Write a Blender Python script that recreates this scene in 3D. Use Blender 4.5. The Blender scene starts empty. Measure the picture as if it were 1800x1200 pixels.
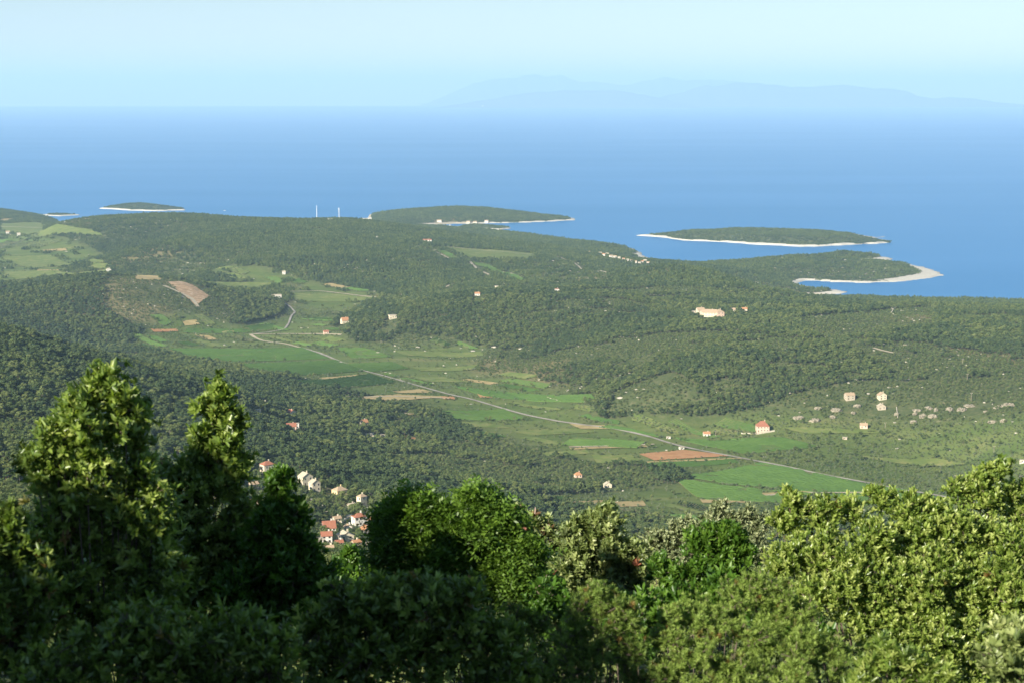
import bpy, math, random
import numpy as np
from mathutils import Matrix, Vector

rng = np.random.default_rng(7)
random.seed(7)
R = math.radians
scene = bpy.context.scene
COL = scene.collection

# ------------------------------------------------------------------ camera
H = 450.0                       # eye height above the sea, metres
F = 3000.0                      # focal length in photograph pixels (1800 wide)
PITCH = math.atan((600.0 - 165.0) / F)
cam = bpy.data.cameras.new('camera')
cam.sensor_width = 36.0
cam.lens = 60.0
cam.clip_start = 0.3
cam.clip_end = 200000.0
cam.dof.use_dof = True
cam.dof.focus_distance = 60.0
cam.dof.aperture_fstop = 6.3
cam_o = bpy.data.objects.new('camera', cam)
COL.objects.link(cam_o)
cam_o.location = (0, 0, H)
cam_o.rotation_euler = (math.pi / 2 - PITCH, 0, 0)
scene.camera = cam_o

# ------------------------------------------------------------------ light
SUN_AZ = -138.0                 # clockwise from the view direction (+Y)
SUN_EL = 26.0
world = bpy.data.worlds.new('World')
scene.world = world
world.use_nodes = True
wn, wl = world.node_tree.nodes, world.node_tree.links
sky = wn.new('ShaderNodeTexSky')
sky.sky_type = 'NISHITA'
sky.sun_disc = False
sky.sun_elevation = R(SUN_EL)
sky.sun_rotation = R(SUN_AZ)
sky.altitude = 450.0
sky.air_density = 1.0
sky.dust_density = 0.0
sky.ozone_density = 1.6
wn['Background'].inputs[1].default_value = 0.05
wl.new(sky.outputs[0], wn['Background'].inputs[0])

to_sun = Vector((math.sin(R(SUN_AZ)) * math.cos(R(SUN_EL)),
                 math.cos(R(SUN_AZ)) * math.cos(R(SUN_EL)), math.sin(R(SUN_EL))))
sun = bpy.data.lights.new('sun', 'SUN')
sun.energy = 5.0
sun.angle = R(0.53)
sun.color = (1.0, 0.92, 0.79)
sun_o = bpy.data.objects.new('sun', sun)
COL.objects.link(sun_o)
sun_o.location = (-200, -100, 600)
sun_o.rotation_euler = to_sun.to_track_quat('Z', 'Y').to_euler()

scene.view_settings.view_transform = 'Standard'
scene.view_settings.look = 'None'
scene.view_settings.exposure = 1.15
scene.view_settings.gamma = 1.0
scene.render.engine = 'CYCLES'
scene.cycles.max_bounces = 6
scene.cycles.diffuse_bounces = 3
scene.cycles.glossy_bounces = 2
scene.cycles.transmission_bounces = 3
scene.cycles.volume_bounces = 2

# ------------------------------------------------------------------ helpers
CP, SP = math.cos(PITCH), math.sin(PITCH)


def ray(px, py):
    """direction of a photograph pixel, scaled so that the forward (Y) part is 1"""
    a = (np.asarray(px, float) - 900.0) / F
    b = -(np.asarray(py, float) - 600.0) / F
    dy = CP + b * SP
    dz = b * CP - SP
    return a / dy, dz / dy


def at_z(px, py, z):
    tx, tz = ray(px, py)
    d = (z - H) / tz
    return tx * d, d, z


def at_d(px, py, d):
    tx, tz = ray(px, py)
    return tx * d, d, H + tz * d


def pix(x, y, z):
    """project back: photograph pixel of a world point (layout checks only)"""
    x = np.asarray(x, float); y = np.asarray(y, float); z = np.asarray(z, float) - H
    fz = y * CP - z * SP
    fy = y * SP + z * CP
    return 900 + F * x / fz, 600 - F * fy / fz


def _hash(ix, iy, s):
    n = (ix.astype(np.int64) * 374761393 + iy.astype(np.int64) * 668265263 + s * 1274126177) & 0x7fffffff
    n = ((n ^ (n >> 13)) * 1274126177) & 0x7fffffff
    n = n ^ (n >> 16)
    return (n & 0xffff) / 65535.0


def vnoise(x, y, s=0):
    x = np.asarray(x, float); y = np.asarray(y, float)
    ix = np.floor(x); iy = np.floor(y)
    fx = x - ix; fy = y - iy
    fx = fx * fx * (3 - 2 * fx); fy = fy * fy * (3 - 2 * fy)
    a = _hash(ix, iy, s); b = _hash(ix + 1, iy, s)
    c = _hash(ix, iy + 1, s); d = _hash(ix + 1, iy + 1, s)
    return (a + (b - a) * fx) * (1 - fy) + (c + (d - c) * fx) * fy


def fbm(x, y, s=0, o=4):
    t = 0; a = 0.5; k = 0
    for i in range(o):
        t = t + a * vnoise(x * 2 ** i + 17.3 * i, y * 2 ** i - 9.1 * i, s + i)
        k += a
        a *= 0.5
    return t / k


def sstep(a, b, x):
    t = np.clip((np.asarray(x, float) - a) / (b - a), 0, 1)
    return t * t * (3 - 2 * t)


def in_poly(x, y, poly):
    x = np.asarray(x, float); y = np.asarray(y, float)
    r = np.zeros(x.shape, bool)
    n = len(poly)
    for i in range(n):
        x0, y0 = poly[i][:2]; x1, y1 = poly[(i + 1) % n][:2]
        c = ((y0 > y) != (y1 > y)) & (x < (x1 - x0) * (y - y0) / ((y1 - y0) or 1e-9) + x0)
        r ^= c
    return r


def poly_dist(x, y, poly, closed=True):
    x = np.asarray(x, float); y = np.asarray(y, float)
    best = np.full(x.shape, 1e18)
    n = len(poly)
    for i in range(n if closed else n - 1):
        x0, y0 = poly[i][:2]; x1, y1 = poly[(i + 1) % n][:2]
        dx, dy = x1 - x0, y1 - y0
        L = dx * dx + dy * dy or 1e-9
        t = np.clip(((x - x0) * dx + (y - y0) * dy) / L, 0, 1)
        best = np.minimum(best, (x - x0 - t * dx) ** 2 + (y - y0 - t * dy) ** 2)
    return np.sqrt(best)


def mesh_np(name, V, faces, mats=(), attrs=None, smooth=False, midx=None):
    """V (N,3); faces: (M,k) int array or list of such arrays"""
    if isinstance(faces, np.ndarray):
        faces = [faces]
    me = bpy.data.meshes.new(name)
    V = np.asarray(V, np.float32)
    me.vertices.add(len(V))
    me.vertices.foreach_set('co', V.ravel())
    nl = sum(f.size for f in faces)
    npol = sum(len(f) for f in faces)
    me.loops.add(nl)
    me.loops.foreach_set('vertex_index', np.concatenate([f.ravel() for f in faces]).astype(np.int32))
    me.polygons.add(npol)
    tot = np.concatenate([np.full(len(f), f.shape[1]) for f in faces])
    st = np.concatenate([[0], np.cumsum(tot)[:-1]])
    me.polygons.foreach_set('loop_start', st.astype(np.int32))
    if midx is not None:
        me.polygons.foreach_set('material_index', np.asarray(midx, np.int32))
    if smooth:
        me.polygons.foreach_set('use_smooth', np.ones(npol, bool))
    for k, v in (attrs or {}).items():
        v = np.asarray(v, np.float32)
        if v.ndim == 1:
            a = me.attributes.new(k, 'FLOAT', 'POINT')
            a.data.foreach_set('value', v)
        else:
            a = me.attributes.new(k, 'FLOAT_COLOR', 'POINT')
            a.data.foreach_set('color', np.c_[v, np.ones(len(v))].astype(np.float32).ravel())
    for m in mats:
        me.materials.append(m)
    me.update(calc_edges=True)
    me.validate()
    return me


def link(name, me, parent=None):
    o = bpy.data.objects.new(name, me)
    COL.objects.link(o)
    if parent is not None:
        o.parent = parent
    return o


def tag(o, label=None, cat=None, group=None, kind=None):
    if label: o['label'] = label
    if cat: o['category'] = cat
    if group: o['group'] = group
    if kind: o['kind'] = kind
    return o


def empty(name, loc, rz=0.0):
    o = bpy.data.objects.new(name, None)
    COL.objects.link(o)
    o.location = loc
    o.rotation_euler = (0, 0, rz)
    o.empty_display_size = 0.5
    return o


class MB:
    """collects simple shapes into one mesh"""
    def __init__(s):
        s.v = []; s.f = []

    def poly(s, pts, faces):
        b = len(s.v)
        s.v += [tuple(p) for p in pts]
        s.f += [tuple(b + i for i in f) for f in faces]
        return s

    def box(s, x0, x1, y0, y1, z0, z1):
        return s.poly([(x0, y0, z0), (x1, y0, z0), (x1, y1, z0), (x0, y1, z0), (x0, y0, z1), (x1, y0, z1), (x1, y1, z1), (x0, y1, z1)],
                      [(3, 2, 1, 0), (4, 5, 6, 7), (0, 1, 5, 4), (1, 2, 6, 5), (2, 3, 7, 6), (3, 0, 4, 7)])

    def tube(s, p, q, r0, r1, n=5):
        p = Vector(p); q = Vector(q)
        a = (q - p).normalized()
        u = a.orthogonal().normalized(); w = a.cross(u)
        pts = []
        for c, r in ((p, r0), (q, r1)):
            for i in range(n):
                t = 2 * math.pi * i / n
                pts.append(c + u * (math.cos(t) * r) + w * (math.sin(t) * r))
        fs = [(i, (i + 1) % n, n + (i + 1) % n, n + i) for i in range(n)]
        fs += [tuple(range(n - 1, -1, -1)), tuple(range(n, 2 * n))]
        return s.poly(pts, fs)

    def mesh(s, name, mat, smooth=False):
        me = bpy.data.meshes.new(name)
        me.from_pydata([tuple(map(float, v)) for v in s.v], [], s.f)
        me.materials.append(mat)
        if smooth:
            me.polygons.foreach_set('use_smooth', [True] * len(me.polygons))
        me.update()
        return me

    def build(s, name, mat, parent=None, smooth=False):
        return link(name, s.mesh(name, mat, smooth), parent)


# ------------------------------------------------------------------ materials
def new_mat(name):
    m = bpy.data.materials.new(name)
    m.use_nodes = True
    nt = m.node_tree
    return m, nt, nt.nodes, nt.links, nt.nodes['Principled BSDF']


def N(nodes, t, **kw):
    n = nodes.new(t)
    for k, v in kw.items():
        setattr(n, k, v)
    return n


def noise(nodes, links, scale, detail=4, rough=0.6, vec=None):
    n = nodes.new('ShaderNodeTexNoise')
    n.inputs['Scale'].default_value = scale
    n.inputs['Detail'].default_value = detail
    n.inputs['Roughness'].default_value = rough
    if vec is not None:
        links.new(vec, n.inputs['Vector'])
    return n.outputs[0]


def ramp(nodes, links, fac, stops):
    r = nodes.new('ShaderNodeValToRGB')
    e = r.color_ramp.elements
    e[0].position, e[0].color = stops[0][0], (*stops[0][1], 1)
    e[1].position, e[1].color = stops[1][0], (*stops[1][1], 1)
    for p, c in stops[2:]:
        k = e.new(p)
        k.color = (*c, 1)
    links.new(fac, r.inputs[0])
    return r.outputs[0]


def mixc(nodes, links, fac, a, b, mode='MIX'):
    m = nodes.new('ShaderNodeMix')
    m.data_type = 'RGBA'
    m.blend_type = mode
    for sock, v in ((m.inputs[0], fac), (m.inputs[6], a), (m.inputs[7], b)):
        if isinstance(v, (int, float)):
            sock.default_value = v
        elif isinstance(v, tuple):
            sock.default_value = (*v, 1)
        else:
            links.new(v, sock)
    return m.outputs[2]


def plain(name, c, rough=0.8, var=0.25, scale=2.0):
    m, nt, nn, ll, p = new_mat(name)
    tc = nn.new('ShaderNodeTexCoord')
    nz = noise(nn, ll, scale, 5, 0.65, tc.outputs['Object'])
    ll.new(ramp(nn, ll, nz, [(0.3, tuple(v * (1 - var) for v in c)), (0.7, tuple(min(1, v * (1 + var * 0.6)) for v in c))]),
           p.inputs['Base Color'])
    p.inputs['Roughness'].default_value = rough
    p.inputs['Specular IOR Level'].default_value = 0.3
    return m


def leaf_mat(name, stops, transl=0.3, rough=0.45, spec=0.5):
    """per-leaf tint attribute -> colour; thin leaf lets some light through"""
    m, nt, nn, ll, p = new_mat(name)
    at = N(nn, 'ShaderNodeAttribute', attribute_name='tint')
    c = ramp(nn, ll, at.outputs['Fac'], stops)
    ll.new(c, p.inputs['Base Color'])
    p.inputs['Roughness'].default_value = rough
    p.inputs['Specular IOR Level'].default_value = spec
    tr = nn.new('ShaderNodeBsdfTranslucent')
    g = mixc(nn, ll, 1.0, c, (1.25, 1.35, 0.6), 'MULTIPLY')
    ll.new(g, tr.inputs[0])
    mx = nn.new('ShaderNodeMixShader')
    mx.inputs[0].default_value = transl
    ll.new(p.outputs[0], mx.inputs[1]); ll.new(tr.outputs[0], mx.inputs[2])
    ll.new(mx.outputs[0], nn['Material Output'].inputs[0])
    return m


def crown_mat(name, stops, transl=0.15):
    """far trees: every tree its own tone"""
    m, nt, nn, ll, p = new_mat(name)
    oi = nn.new('ShaderNodeObjectInfo')
    at = N(nn, 'ShaderNodeAttribute', attribute_name='tint')
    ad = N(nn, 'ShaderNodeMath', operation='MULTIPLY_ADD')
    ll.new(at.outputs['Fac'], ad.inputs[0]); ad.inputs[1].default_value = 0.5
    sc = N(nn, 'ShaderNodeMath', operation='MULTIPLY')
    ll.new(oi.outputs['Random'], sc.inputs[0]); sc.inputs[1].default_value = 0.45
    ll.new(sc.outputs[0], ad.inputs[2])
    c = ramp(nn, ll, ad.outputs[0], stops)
    ll.new(c, p.inputs['Base Color'])
    p.inputs['Roughness'].default_value = 0.75
    p.inputs['Specular IOR Level'].default_value = 0.15
    tr = nn.new('ShaderNodeBsdfTranslucent')
    ll.new(c, tr.inputs[0])
    mx = nn.new('ShaderNodeMixShader'); mx.inputs[0].default_value = transl
    ll.new(p.outputs[0], mx.inputs[1]); ll.new(tr.outputs[0], mx.inputs[2])
    ll.new(mx.outputs[0], nn['Material Output'].inputs[0])
    return m


M = {}
M['bark'] = plain('bark', (0.13, 0.10, 0.075), 0.9, 0.4, 6)
M['grey_bark'] = plain('grey_bark', (0.20, 0.175, 0.145), 0.9, 0.4, 9)
M['pine'] = crown_mat('pine_needles', [(0.0, (0.036, 0.068, 0.022)), (0.4, (0.080, 0.120, 0.036)), (0.75, (0.145, 0.180, 0.054)), (1.0, (0.21, 0.235, 0.078))])
M['dark_pine'] = crown_mat('dark_pine_needles', [(0.0, (0.028, 0.056, 0.022)), (0.4, (0.058, 0.094, 0.034)), (0.75, (0.10, 0.138, 0.046)), (1.0, (0.15, 0.18, 0.06))])
M['maquis'] = crown_mat('maquis_leaves', [(0.0, (0.050, 0.085, 0.028)), (0.5, (0.095, 0.135, 0.042)), (1.0, (0.19, 0.21, 0.075))])
M['olive'] = crown_mat('olive_leaves', [(0.0, (0.085, 0.12, 0.055)), (0.5, (0.13, 0.17, 0.085)), (1.0, (0.20, 0.23, 0.12))])
M['vine'] = crown_mat('vine_leaves', [(0.0, (0.050, 0.105, 0.024)), (0.5, (0.080, 0.150, 0.030)), (1.0, (0.12, 0.19, 0.045))])
M['limestone'] = plain('limestone', (0.47, 0.43, 0.34), 0.9, 0.35, 0.6)
M['heap_stone'] = plain('heap_stone', (0.31, 0.275, 0.20), 0.9, 0.5, .7)
M['cream_wall'] = plain('cream_render', (0.66, 0.58, 0.42), 0.85, 0.18, 0.9)
M['white_wall'] = plain('white_render', (0.70, 0.66, 0.57), 0.85, 0.12, 0.9)
M['yellow_wall'] = plain('yellow_render', (0.70, 0.55, 0.28), 0.85, 0.18, 0.9)
M['pink_wall'] = plain('pink_render', (0.68, 0.50, 0.38), 0.85, 0.2, 0.9)
M['stone_wall'] = plain('stone_wall', (0.50, 0.43, 0.32), 0.9, 0.35, 1.6)
M['red_tile'] = plain('red_roof_tile', (0.33, 0.135, 0.08), 0.8, 0.3, 1.5)
M['orange_tile'] = plain('orange_roof_tile', (0.45, 0.225, 0.11), 0.8, 0.3, 1.5)
M['tan_tile'] = plain('weathered_roof_tile', (0.42, 0.31, 0.20), 0.85, 0.35, 1.5)
M['stone_slab'] = plain('stone_slab_roof', (0.47, 0.41, 0.30), 0.85, 0.35, 1.2)
M['glass'] = plain('dark_window_glass', (0.03, 0.035, 0.04), 0.25, 0.3, 1)
M['shutter'] = plain('window_surround', (0.50, 0.46, 0.38), 0.8, 0.2, 2)
M['door'] = plain('door_wood', (0.12, 0.08, 0.05), 0.7, 0.3, 2)
M['white_metal'] = plain('white_painted_metal', (0.80, 0.80, 0.78), 0.5, 0.08, 1)
M['pole_wood'] = plain('pole_wood', (0.34, 0.29, 0.22), 0.85, 0.3, 2)
M['hull'] = plain('white_hull', (0.85, 0.85, 0.83), 0.4, 0.05, 1)
M['asphalt'] = plain('pale_road_surface', (0.33, 0.30, 0.245), 0.9, 0.4, 0.06)
M['track'] = plain('dirt_track', (0.42, 0.36, 0.25), 0.95, 0.3, 0.08)


def ground_mat():
    m, nt, nn, ll, p = new_mat('hill_ground')
    tc = nn.new('ShaderNodeTexCoord')
    v = tc.outputs['Object']
    zone = N(nn, 'ShaderNodeAttribute', attribute_name='zone')
    sep = nn.new('ShaderNodeSeparateColor')
    ll.new(zone.outputs['Color'], sep.inputs[0])
    n1 = noise(nn, ll, 0.012, 6, 0.7, v)
    n2 = noise(nn, ll, 0.09, 5, 0.7, v)
    n3 = noise(nn, ll, 0.5, 3, 0.6, v)
    wild = ramp(nn, ll, n2, [(0.25, (0.050, 0.070, 0.026)), (0.5, (0.078, 0.098, 0.036)), (0.66, (0.13, 0.13, 0.06)), (0.78, (0.28, 0.25, 0.17))])
    # valley: strips of grass and dry weeds, drawn out along the fields
    mp = nn.new('ShaderNodeMapping')
    mp.inputs['Rotation'].default_value = (0, 0, R(20))
    mp.inputs['Scale'].default_value = (0.25, 1.0, 1.0)
    ll.new(v, mp.inputs[0])
    n4 = noise(nn, ll, 0.022, 5, 0.65, mp.outputs[0])
    val = ramp(nn, ll, n4, [(0.25, (0.055, 0.098, 0.022)), (0.45, (0.095, 0.145, 0.032)), (0.6, (0.145, 0.178, 0.05)), (0.75, (0.27, 0.24, 0.105))])
    val = mixc(nn, ll, 0.35, val, ramp(nn, ll, n2, [(0.3, (0.05, 0.08, 0.022)), (0.7, (0.15, 0.17, 0.06))]))
    c = mixc(nn, ll, sep.outputs[0], wild, val)
    rock = ramp(nn, ll, n3, [(0.25, (0.33, 0.30, 0.23)), (0.5, (0.55, 0.51, 0.42)), (0.75, (0.68, 0.645, 0.56))])
    # noisy edge of the bare shore rock
    e = N(nn, 'ShaderNodeMath', operation='MULTIPLY_ADD')
    ll.new(n2, e.inputs[0]); e.inputs[1].default_value = 0.9
    ll.new(sep.outputs[1], e.inputs[2])
    k = ramp(nn, ll, e.outputs[0], [(0.80, (0, 0, 0)), (0.92, (1, 1, 1))])
    c = mixc(nn, ll, k, c, rock)
    dry = ramp(nn, ll, n2, [(0.3, (0.20, 0.16, 0.075)), (0.7, (0.34, 0.26, 0.13))])
    c = mixc(nn, ll, sep.outputs[2], c, dry)
    ll.new(c, p.inputs['Base Color'])
    p.inputs['Roughness'].default_value = 0.95
    p.inputs['Specular IOR Level'].default_value = 0.1
    return m


def field_mat(name, stops, scale=0.06, rows=None):
    m, nt, nn, ll, p = new_mat(name)
    tc = nn.new('ShaderNodeTexCoord')
    n1 = noise(nn, ll, scale, 6, 0.7, tc.outputs['Object'])
    ll.new(ramp(nn, ll, n1, stops), p.inputs['Base Color'])
    p.inputs['Roughness'].default_value = 0.95
    p.inputs['Specular IOR Level'].default_value = 0.1
    return m


M['ground'] = ground_mat()
M['litter'] = plain('leaf_litter', (0.055, 0.048, 0.032), 0.95, 0.45, 3)
M['vineyard_soil'] = field_mat('vineyard_floor', [(0.3, (0.085, 0.115, 0.035)), (0.5, (0.14, 0.15, 0.055)), (0.72, (0.25, 0.19, 0.10))])
M['meadow'] = field_mat('meadow_grass', [(0.3, (0.095, 0.145, 0.033)), (0.5, (0.145, 0.185, 0.05)), (0.72, (0.25, 0.235, 0.09))])
M['straw'] = field_mat('dry_straw', [(0.25, (0.20, 0.18, 0.07)), (0.5, (0.36, 0.28, 0.13)), (0.8, (0.46, 0.36, 0.18))])
M['red_soil'] = field_mat('red_ploughed_soil', [(0.25, (0.30, 0.150, 0.07)), (0.5, (0.40, 0.215, 0.10)), (0.8, (0.47, 0.29, 0.14))], 0.12)
M['scar'] = field_mat('bare_scraped_ground', [(0.3, (0.16, 0.17, 0.09)), (0.45, (0.34, 0.23, 0.13)), (0.55, (0.42, 0.28, 0.16)), (0.68, (0.56, 0.48, 0.36))], 0.11)


def sea_mat():
    m, nt, nn, ll, p = new_mat('sea_water')
    tc = nn.new('ShaderNodeTexCoord')
    v = tc.outputs['Object']
    mp = nn.new('ShaderNodeMapping')
    mp.inputs['Rotation'].default_value = (0, 0, R(12))
    mp.inputs['Scale'].default_value = (0.25, 1, 1)
    ll.new(v, mp.inputs[0])
    big = noise(nn, ll, 0.0011, 4, 0.55, mp.outputs[0])
    ll.new(ramp(nn, ll, big, [(0.3, (0.008, 0.150, 0.370)), (0.7, (0.010, 0.165, 0.410))]), p.inputs['Base Color'])
    rr = N(nn, 'ShaderNodeMapRange')
    ll.new(big, rr.inputs[0])
    rr.inputs[1].default_value = 0.3; rr.inputs[2].default_value = 0.7
    rr.inputs[3].default_value = 0.335; rr.inputs[4].default_value = 0.30
    ll.new(rr.outputs[0], p.inputs['Roughness'])
    p.inputs['IOR'].default_value = 1.33
    p.inputs['Specular IOR Level'].default_value = 0.3
    wv = noise(nn, ll, 0.12, 3, 0.6, v)
    bp = nn.new('ShaderNodeBump')
    bp.inputs['Strength'].default_value = 0.35
    bp.inputs['Distance'].default_value = 2.0
    ll.new(wv, bp.inputs['Height'])
    ll.new(bp.outputs[0], p.inputs['Normal'])
    return m


M['sea'] = sea_mat()

# ------------------------------------------------------------------ coast and terrain
V0 = 70.0
COAST = [(-700, 372), (-300, 373), (0, 375.5), (50, 377.5), (90, 383)]
coast = [at_z(a, b, 0)[:2] for a, b in COAST]
for px_, d_ in ((150, 5500), (300, 5350), (450, 5350), (600, 5500), (640, 5900), (650, 6420), (720, 6560), (800, 6620), (880, 6560), (960, 6350)):
    coast.append((ray(px_, 400)[0] * d_, d_))
for a, b in ((1014, 384.5), (1008, 388), (970, 390), (930, 391.5), (860, 393), (800, 394.5), (740, 397), (735, 399.5), (775, 402.5),
             (800, 404), (870, 407), (940, 414), (1000, 421), (1060, 428), (1110, 437), (1130, 446), (1149, 458), (1148, 465), (1140, 470), (1165, 472),
             (1200, 466), (1250, 462), (1330, 457), (1410, 453.5), (1440, 449), (1500, 449), (1545, 452), (1572, 456), (1560, 459), (1520, 460.5), (1555, 462),
             (1600, 465), (1635, 473), (1662, 484), (1625, 491), (1580, 495), (1530, 497), (1470, 496), (1412, 493.5), (1400, 499), (1425, 507),
             (1493, 513.5), (1480, 518), (1405, 519.5), (1500, 523), (1620, 525), (1720, 527), (1800, 529), (1950, 533), (2300, 545)):
    coast.append(at_z(a, b, 0)[:2])
# roughen the coast line
_c = []
for i in range(len(coast)):
    p0 = coast[i]; p1 = coast[(i + 1) % len(coast)]
    L = math.hypot(p1[0] - p0[0], p1[1] - p0[1])
    n = max(1, int(L / 35)) if i < len(coast) - 1 else 1
    for k in range(n):
        t = k / n
        x = p0[0] + (p1[0] - p0[0]) * t; y = p0[1] + (p1[1] - p0[1]) * t
        _c.append((x + 14 * (random.random() - .5), y + 22 * (random.random() - .5)))
coast = _c + [(4000, 2500), (4000, -500), (-5000, -500), (-5000, 6000)]

CT = []


def cz(*pts):
    for a, b, z in pts:
        CT.append(at_z(a, b, z))


def cd(*pts):
    for a, b, d in pts:
        CT.append(at_d(a, b, d))


def ca(*pts):                       # pixel column, distance, height
    for a, d, z in pts:
        CT.append((ray(a, 600)[0] * d, d, z))


V = V0
# valley floor
cz((1640, 870, V), (1300, 890, V + 2), (1450, 820, V), (1200, 800, V), (1000, 770, V), (1250, 745, V + 4), (800, 700, V),
   (640, 650, V), (900, 650, V + 1), (560, 620, V), (400, 628, V), (300, 604, V + 2), (700, 622, V + 1), (450, 590, V), (510, 548, V + 2),
   (560, 522, V + 6), (650, 527, V + 6), (1000, 850, V + 3), (1150, 860, V + 1), (1700, 810, V + 3), (1450, 775, V + 6))
# near slope with the village, and the spur on the left
ca((600, 1060, 188), (560, 1180, 170), (480, 1250, 168), (640, 1450, 128), (720, 1480, 112), (500, 1700, 122), (640, 1750, 88), (760, 1650, 82),
   (300, 1450, 176), (100, 1350, 208), (0, 1000, 232), (150, 850, 248), (850, 1250, 136), (1000, 1200, 136), (1000, 1400, 92), (900, 1480, 92))
cd((0, 577, 1650), (100, 602, 1680), (200, 633, 1720), (300, 662, 1750), (400, 693, 1780), (500, 735, 1760), (-300, 560, 1600), (-700, 520, 1600))
ca((-300, 1000, 250), (-900, 1000, 300), (600, 850, 222), (1200, 900, 200), (1500, 1000, 160), (1900, 1000, 165), (2400, 1000, 200), (1500, 1300, 98), (1900, 1350, 100), (2400, 1400, 130),
   (1300, 1250, 104), (0, 500, 325), (600, 500, 310), (1200, 500, 302), (1800, 500, 302), (2500, 500, 320), (-900, 500, 360),
   (0, 200, 394), (900, 200, 388), (1800, 200, 390), (3000, 200, 400), (-1200, 200, 405), (900, 60, 424), (-900, 60, 426), (2700, 60, 425))
# round hill on the left with the bare scar
cd((200, 486, 3000), (300, 494, 3000), (100, 501, 2950), (0, 515, 2900), (-200, 522, 2900), (400, 537, 2860), (350, 557, 2760), (150, 548, 2720), (250, 552, 2730), (0, 558, 2650), (-500, 520, 2850))
cz((480, 562, V + 6), (150, 606, V + 4), (0, 610, V + 12), (330, 590, V + 2))
# far left plain
cz((100, 465, 55), (0, 448, 55), (190, 458, 60), (0, 495, 62), (-400, 470, 60), (500, 500, 80), (350, 478, 84), (600, 515, 78), (0, 400, 45), (40, 425, 48), (-400, 400, 45), (20, 385, 35))
# ridge with the two masts
cd((100, 394, 4700), (180, 387, 4650), (260, 382, 4550), (350, 396, 4450), (440, 386, 4550), (560, 388, 4550), (640, 391, 4600), (700, 403, 4700),
   (300, 420, 4000), (500, 440, 3700), (600, 465, 3450), (420, 460, 3500), (680, 440, 3800), (250, 440, 3800))
ca((300, 5150, 60), (560, 5150, 50), (450, 5150, 55), (150, 5200, 40))
# hill with terraced vineyards in the middle
cd((760, 427, 4050), (880, 442, 3950), (850, 470, 3600), (950, 497, 3250), (820, 512, 3120), (980, 455, 3900), (1050, 480, 3600), (1000, 436, 4500), (1100, 455, 4450))
ca((760, 5000, 26), (900, 4900, 20), (1060, 5000, 16), (800, 6450, 22), (900, 6450, 22), (980, 6200, 15), (720, 6200, 15), (680, 5700, 24))
# wooded hill before the inlet
cd((1180, 469, 3250), (1120, 482, 3220), (1260, 482, 3270), (1330, 504, 3270), (1400, 531, 3270), (1080, 506, 3100))
ca((1425, 3600, 9), (1550, 3600, 8), (1700, 3600, 8), (1850, 3600, 8), (2100, 3600, 10))
ca((1200, 4000, 40), (1300, 4100, 25), (1350, 4500, 18), (1470, 4700, 24), (1560, 4450, 12), (1450, 4250, 12), (1480, 4800, 20))
# first ridge on the right side of the valley
cz((640, 602, V + 2), (760, 606, V + 3), (900, 612, V + 4))
cd((690, 560, 2700), (800, 540, 2720), (950, 528, 2760), (1050, 533, 2720), (1150, 556, 2600))
# second ridge, down to the houses on the right
cz((880, 668, V + 2), (960, 700, V + 2), (1060, 734, V + 4), (1340, 752, V + 8), (1560, 760, V + 10))
cd((1000, 625, 2350), (1080, 600, 2380), (1200, 590, 2340), (1400, 585, 2320), (1600, 582, 2330), (1800, 580, 2330), (2200, 570, 2300), (1200, 680, 1990), (1500, 690, 1960), (1750, 700, 1900), (2200, 700, 1800), (1800, 755, 1740))
cd((1400, 550, 2600), (1245, 550, 2650), (1600, 540, 2850), (1800, 545, 2750), (1600, 530, 3450), (1800, 537, 3400), (1450, 537, 3400), (2300, 540, 3300))
CT = np.array(CT)


def tps_fit(P, lam=2e-4):
    X = P[:, :2] / 1000.0
    n = len(X)
    r2 = ((X[:, None] - X[None]) ** 2).sum(-1)
    K = 0.5 * r2 * np.log(r2 + 1e-12)
    A = np.zeros((n + 3, n + 3))
    A[:n, :n] = K + lam * np.eye(n)
    A[:n, n] = 1; A[:n, n + 1:] = X
    A[n, :n] = 1; A[n + 1:, :n] = X.T
    b = np.zeros(n + 3); b[:n] = P[:, 2]
    s = np.linalg.solve(A, b)
    return X, s


TX, TS = tps_fit(CT)


def tps(x, y):
    x = np.asarray(x, float) / 1000; y = np.asarray(y, float) / 1000
    r = TS[-3] + TS[-2] * x + TS[-1] * y
    for i in range(len(TX)):
        r2 = (x - TX[i, 0]) ** 2 + (y - TX[i, 1]) ** 2
        r = r + TS[i] * 0.5 * r2 * np.log(r2 + 1e-12)
    return r


# the open valley as an outline on the map (pixel outline carried to the valley level)
VAL_PX = [(200, 612), (250, 580), (330, 572), (420, 578), (470, 560), (495, 530), (470, 515), (350, 500), (360, 490), (480, 496), (580, 508), (690, 524), (640, 555), (600, 585),
          (640, 604), (770, 606), (880, 612), (860, 650), (950, 668), (1010, 690), (1080, 736), (1200, 742), (1320, 742), (1460, 752),
          (1600, 762), (1900, 790), (1900, 950), (1300, 960), (860, 905), (950, 880), (1060, 862), (1180, 845), (1150, 828), (1040, 818), (930, 798),
          (830, 766), (770, 742), (720, 712), (600, 706), (545, 690), (420, 672), (330, 645)]
VAL = [at_z(a, b, V0)[:2] for a, b in VAL_PX]
PLAIN = [at_z(a, b, 55)[:2] for a, b in ((-500, 385), (0, 383), (85, 388), (95, 400), (80, 425), (120, 434), (200, 452), (215, 462), (180, 478), (120, 490), (40, 508), (-500, 515))]
rows = np.concatenate([np.geomspace(45, 900, 50)[:-1], np.geomspace(900, 7300, 480)])
cols = np.linspace(-0.42, 0.42, 450)
GY, GT = np.meshgrid(rows, cols, indexing='ij')
GX = GY * GT
s_in = in_poly(GX, GY, coast)
s_d = poly_dist(GX, GY, coast)
SD = np.where(s_in, s_d, -s_d)
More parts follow.
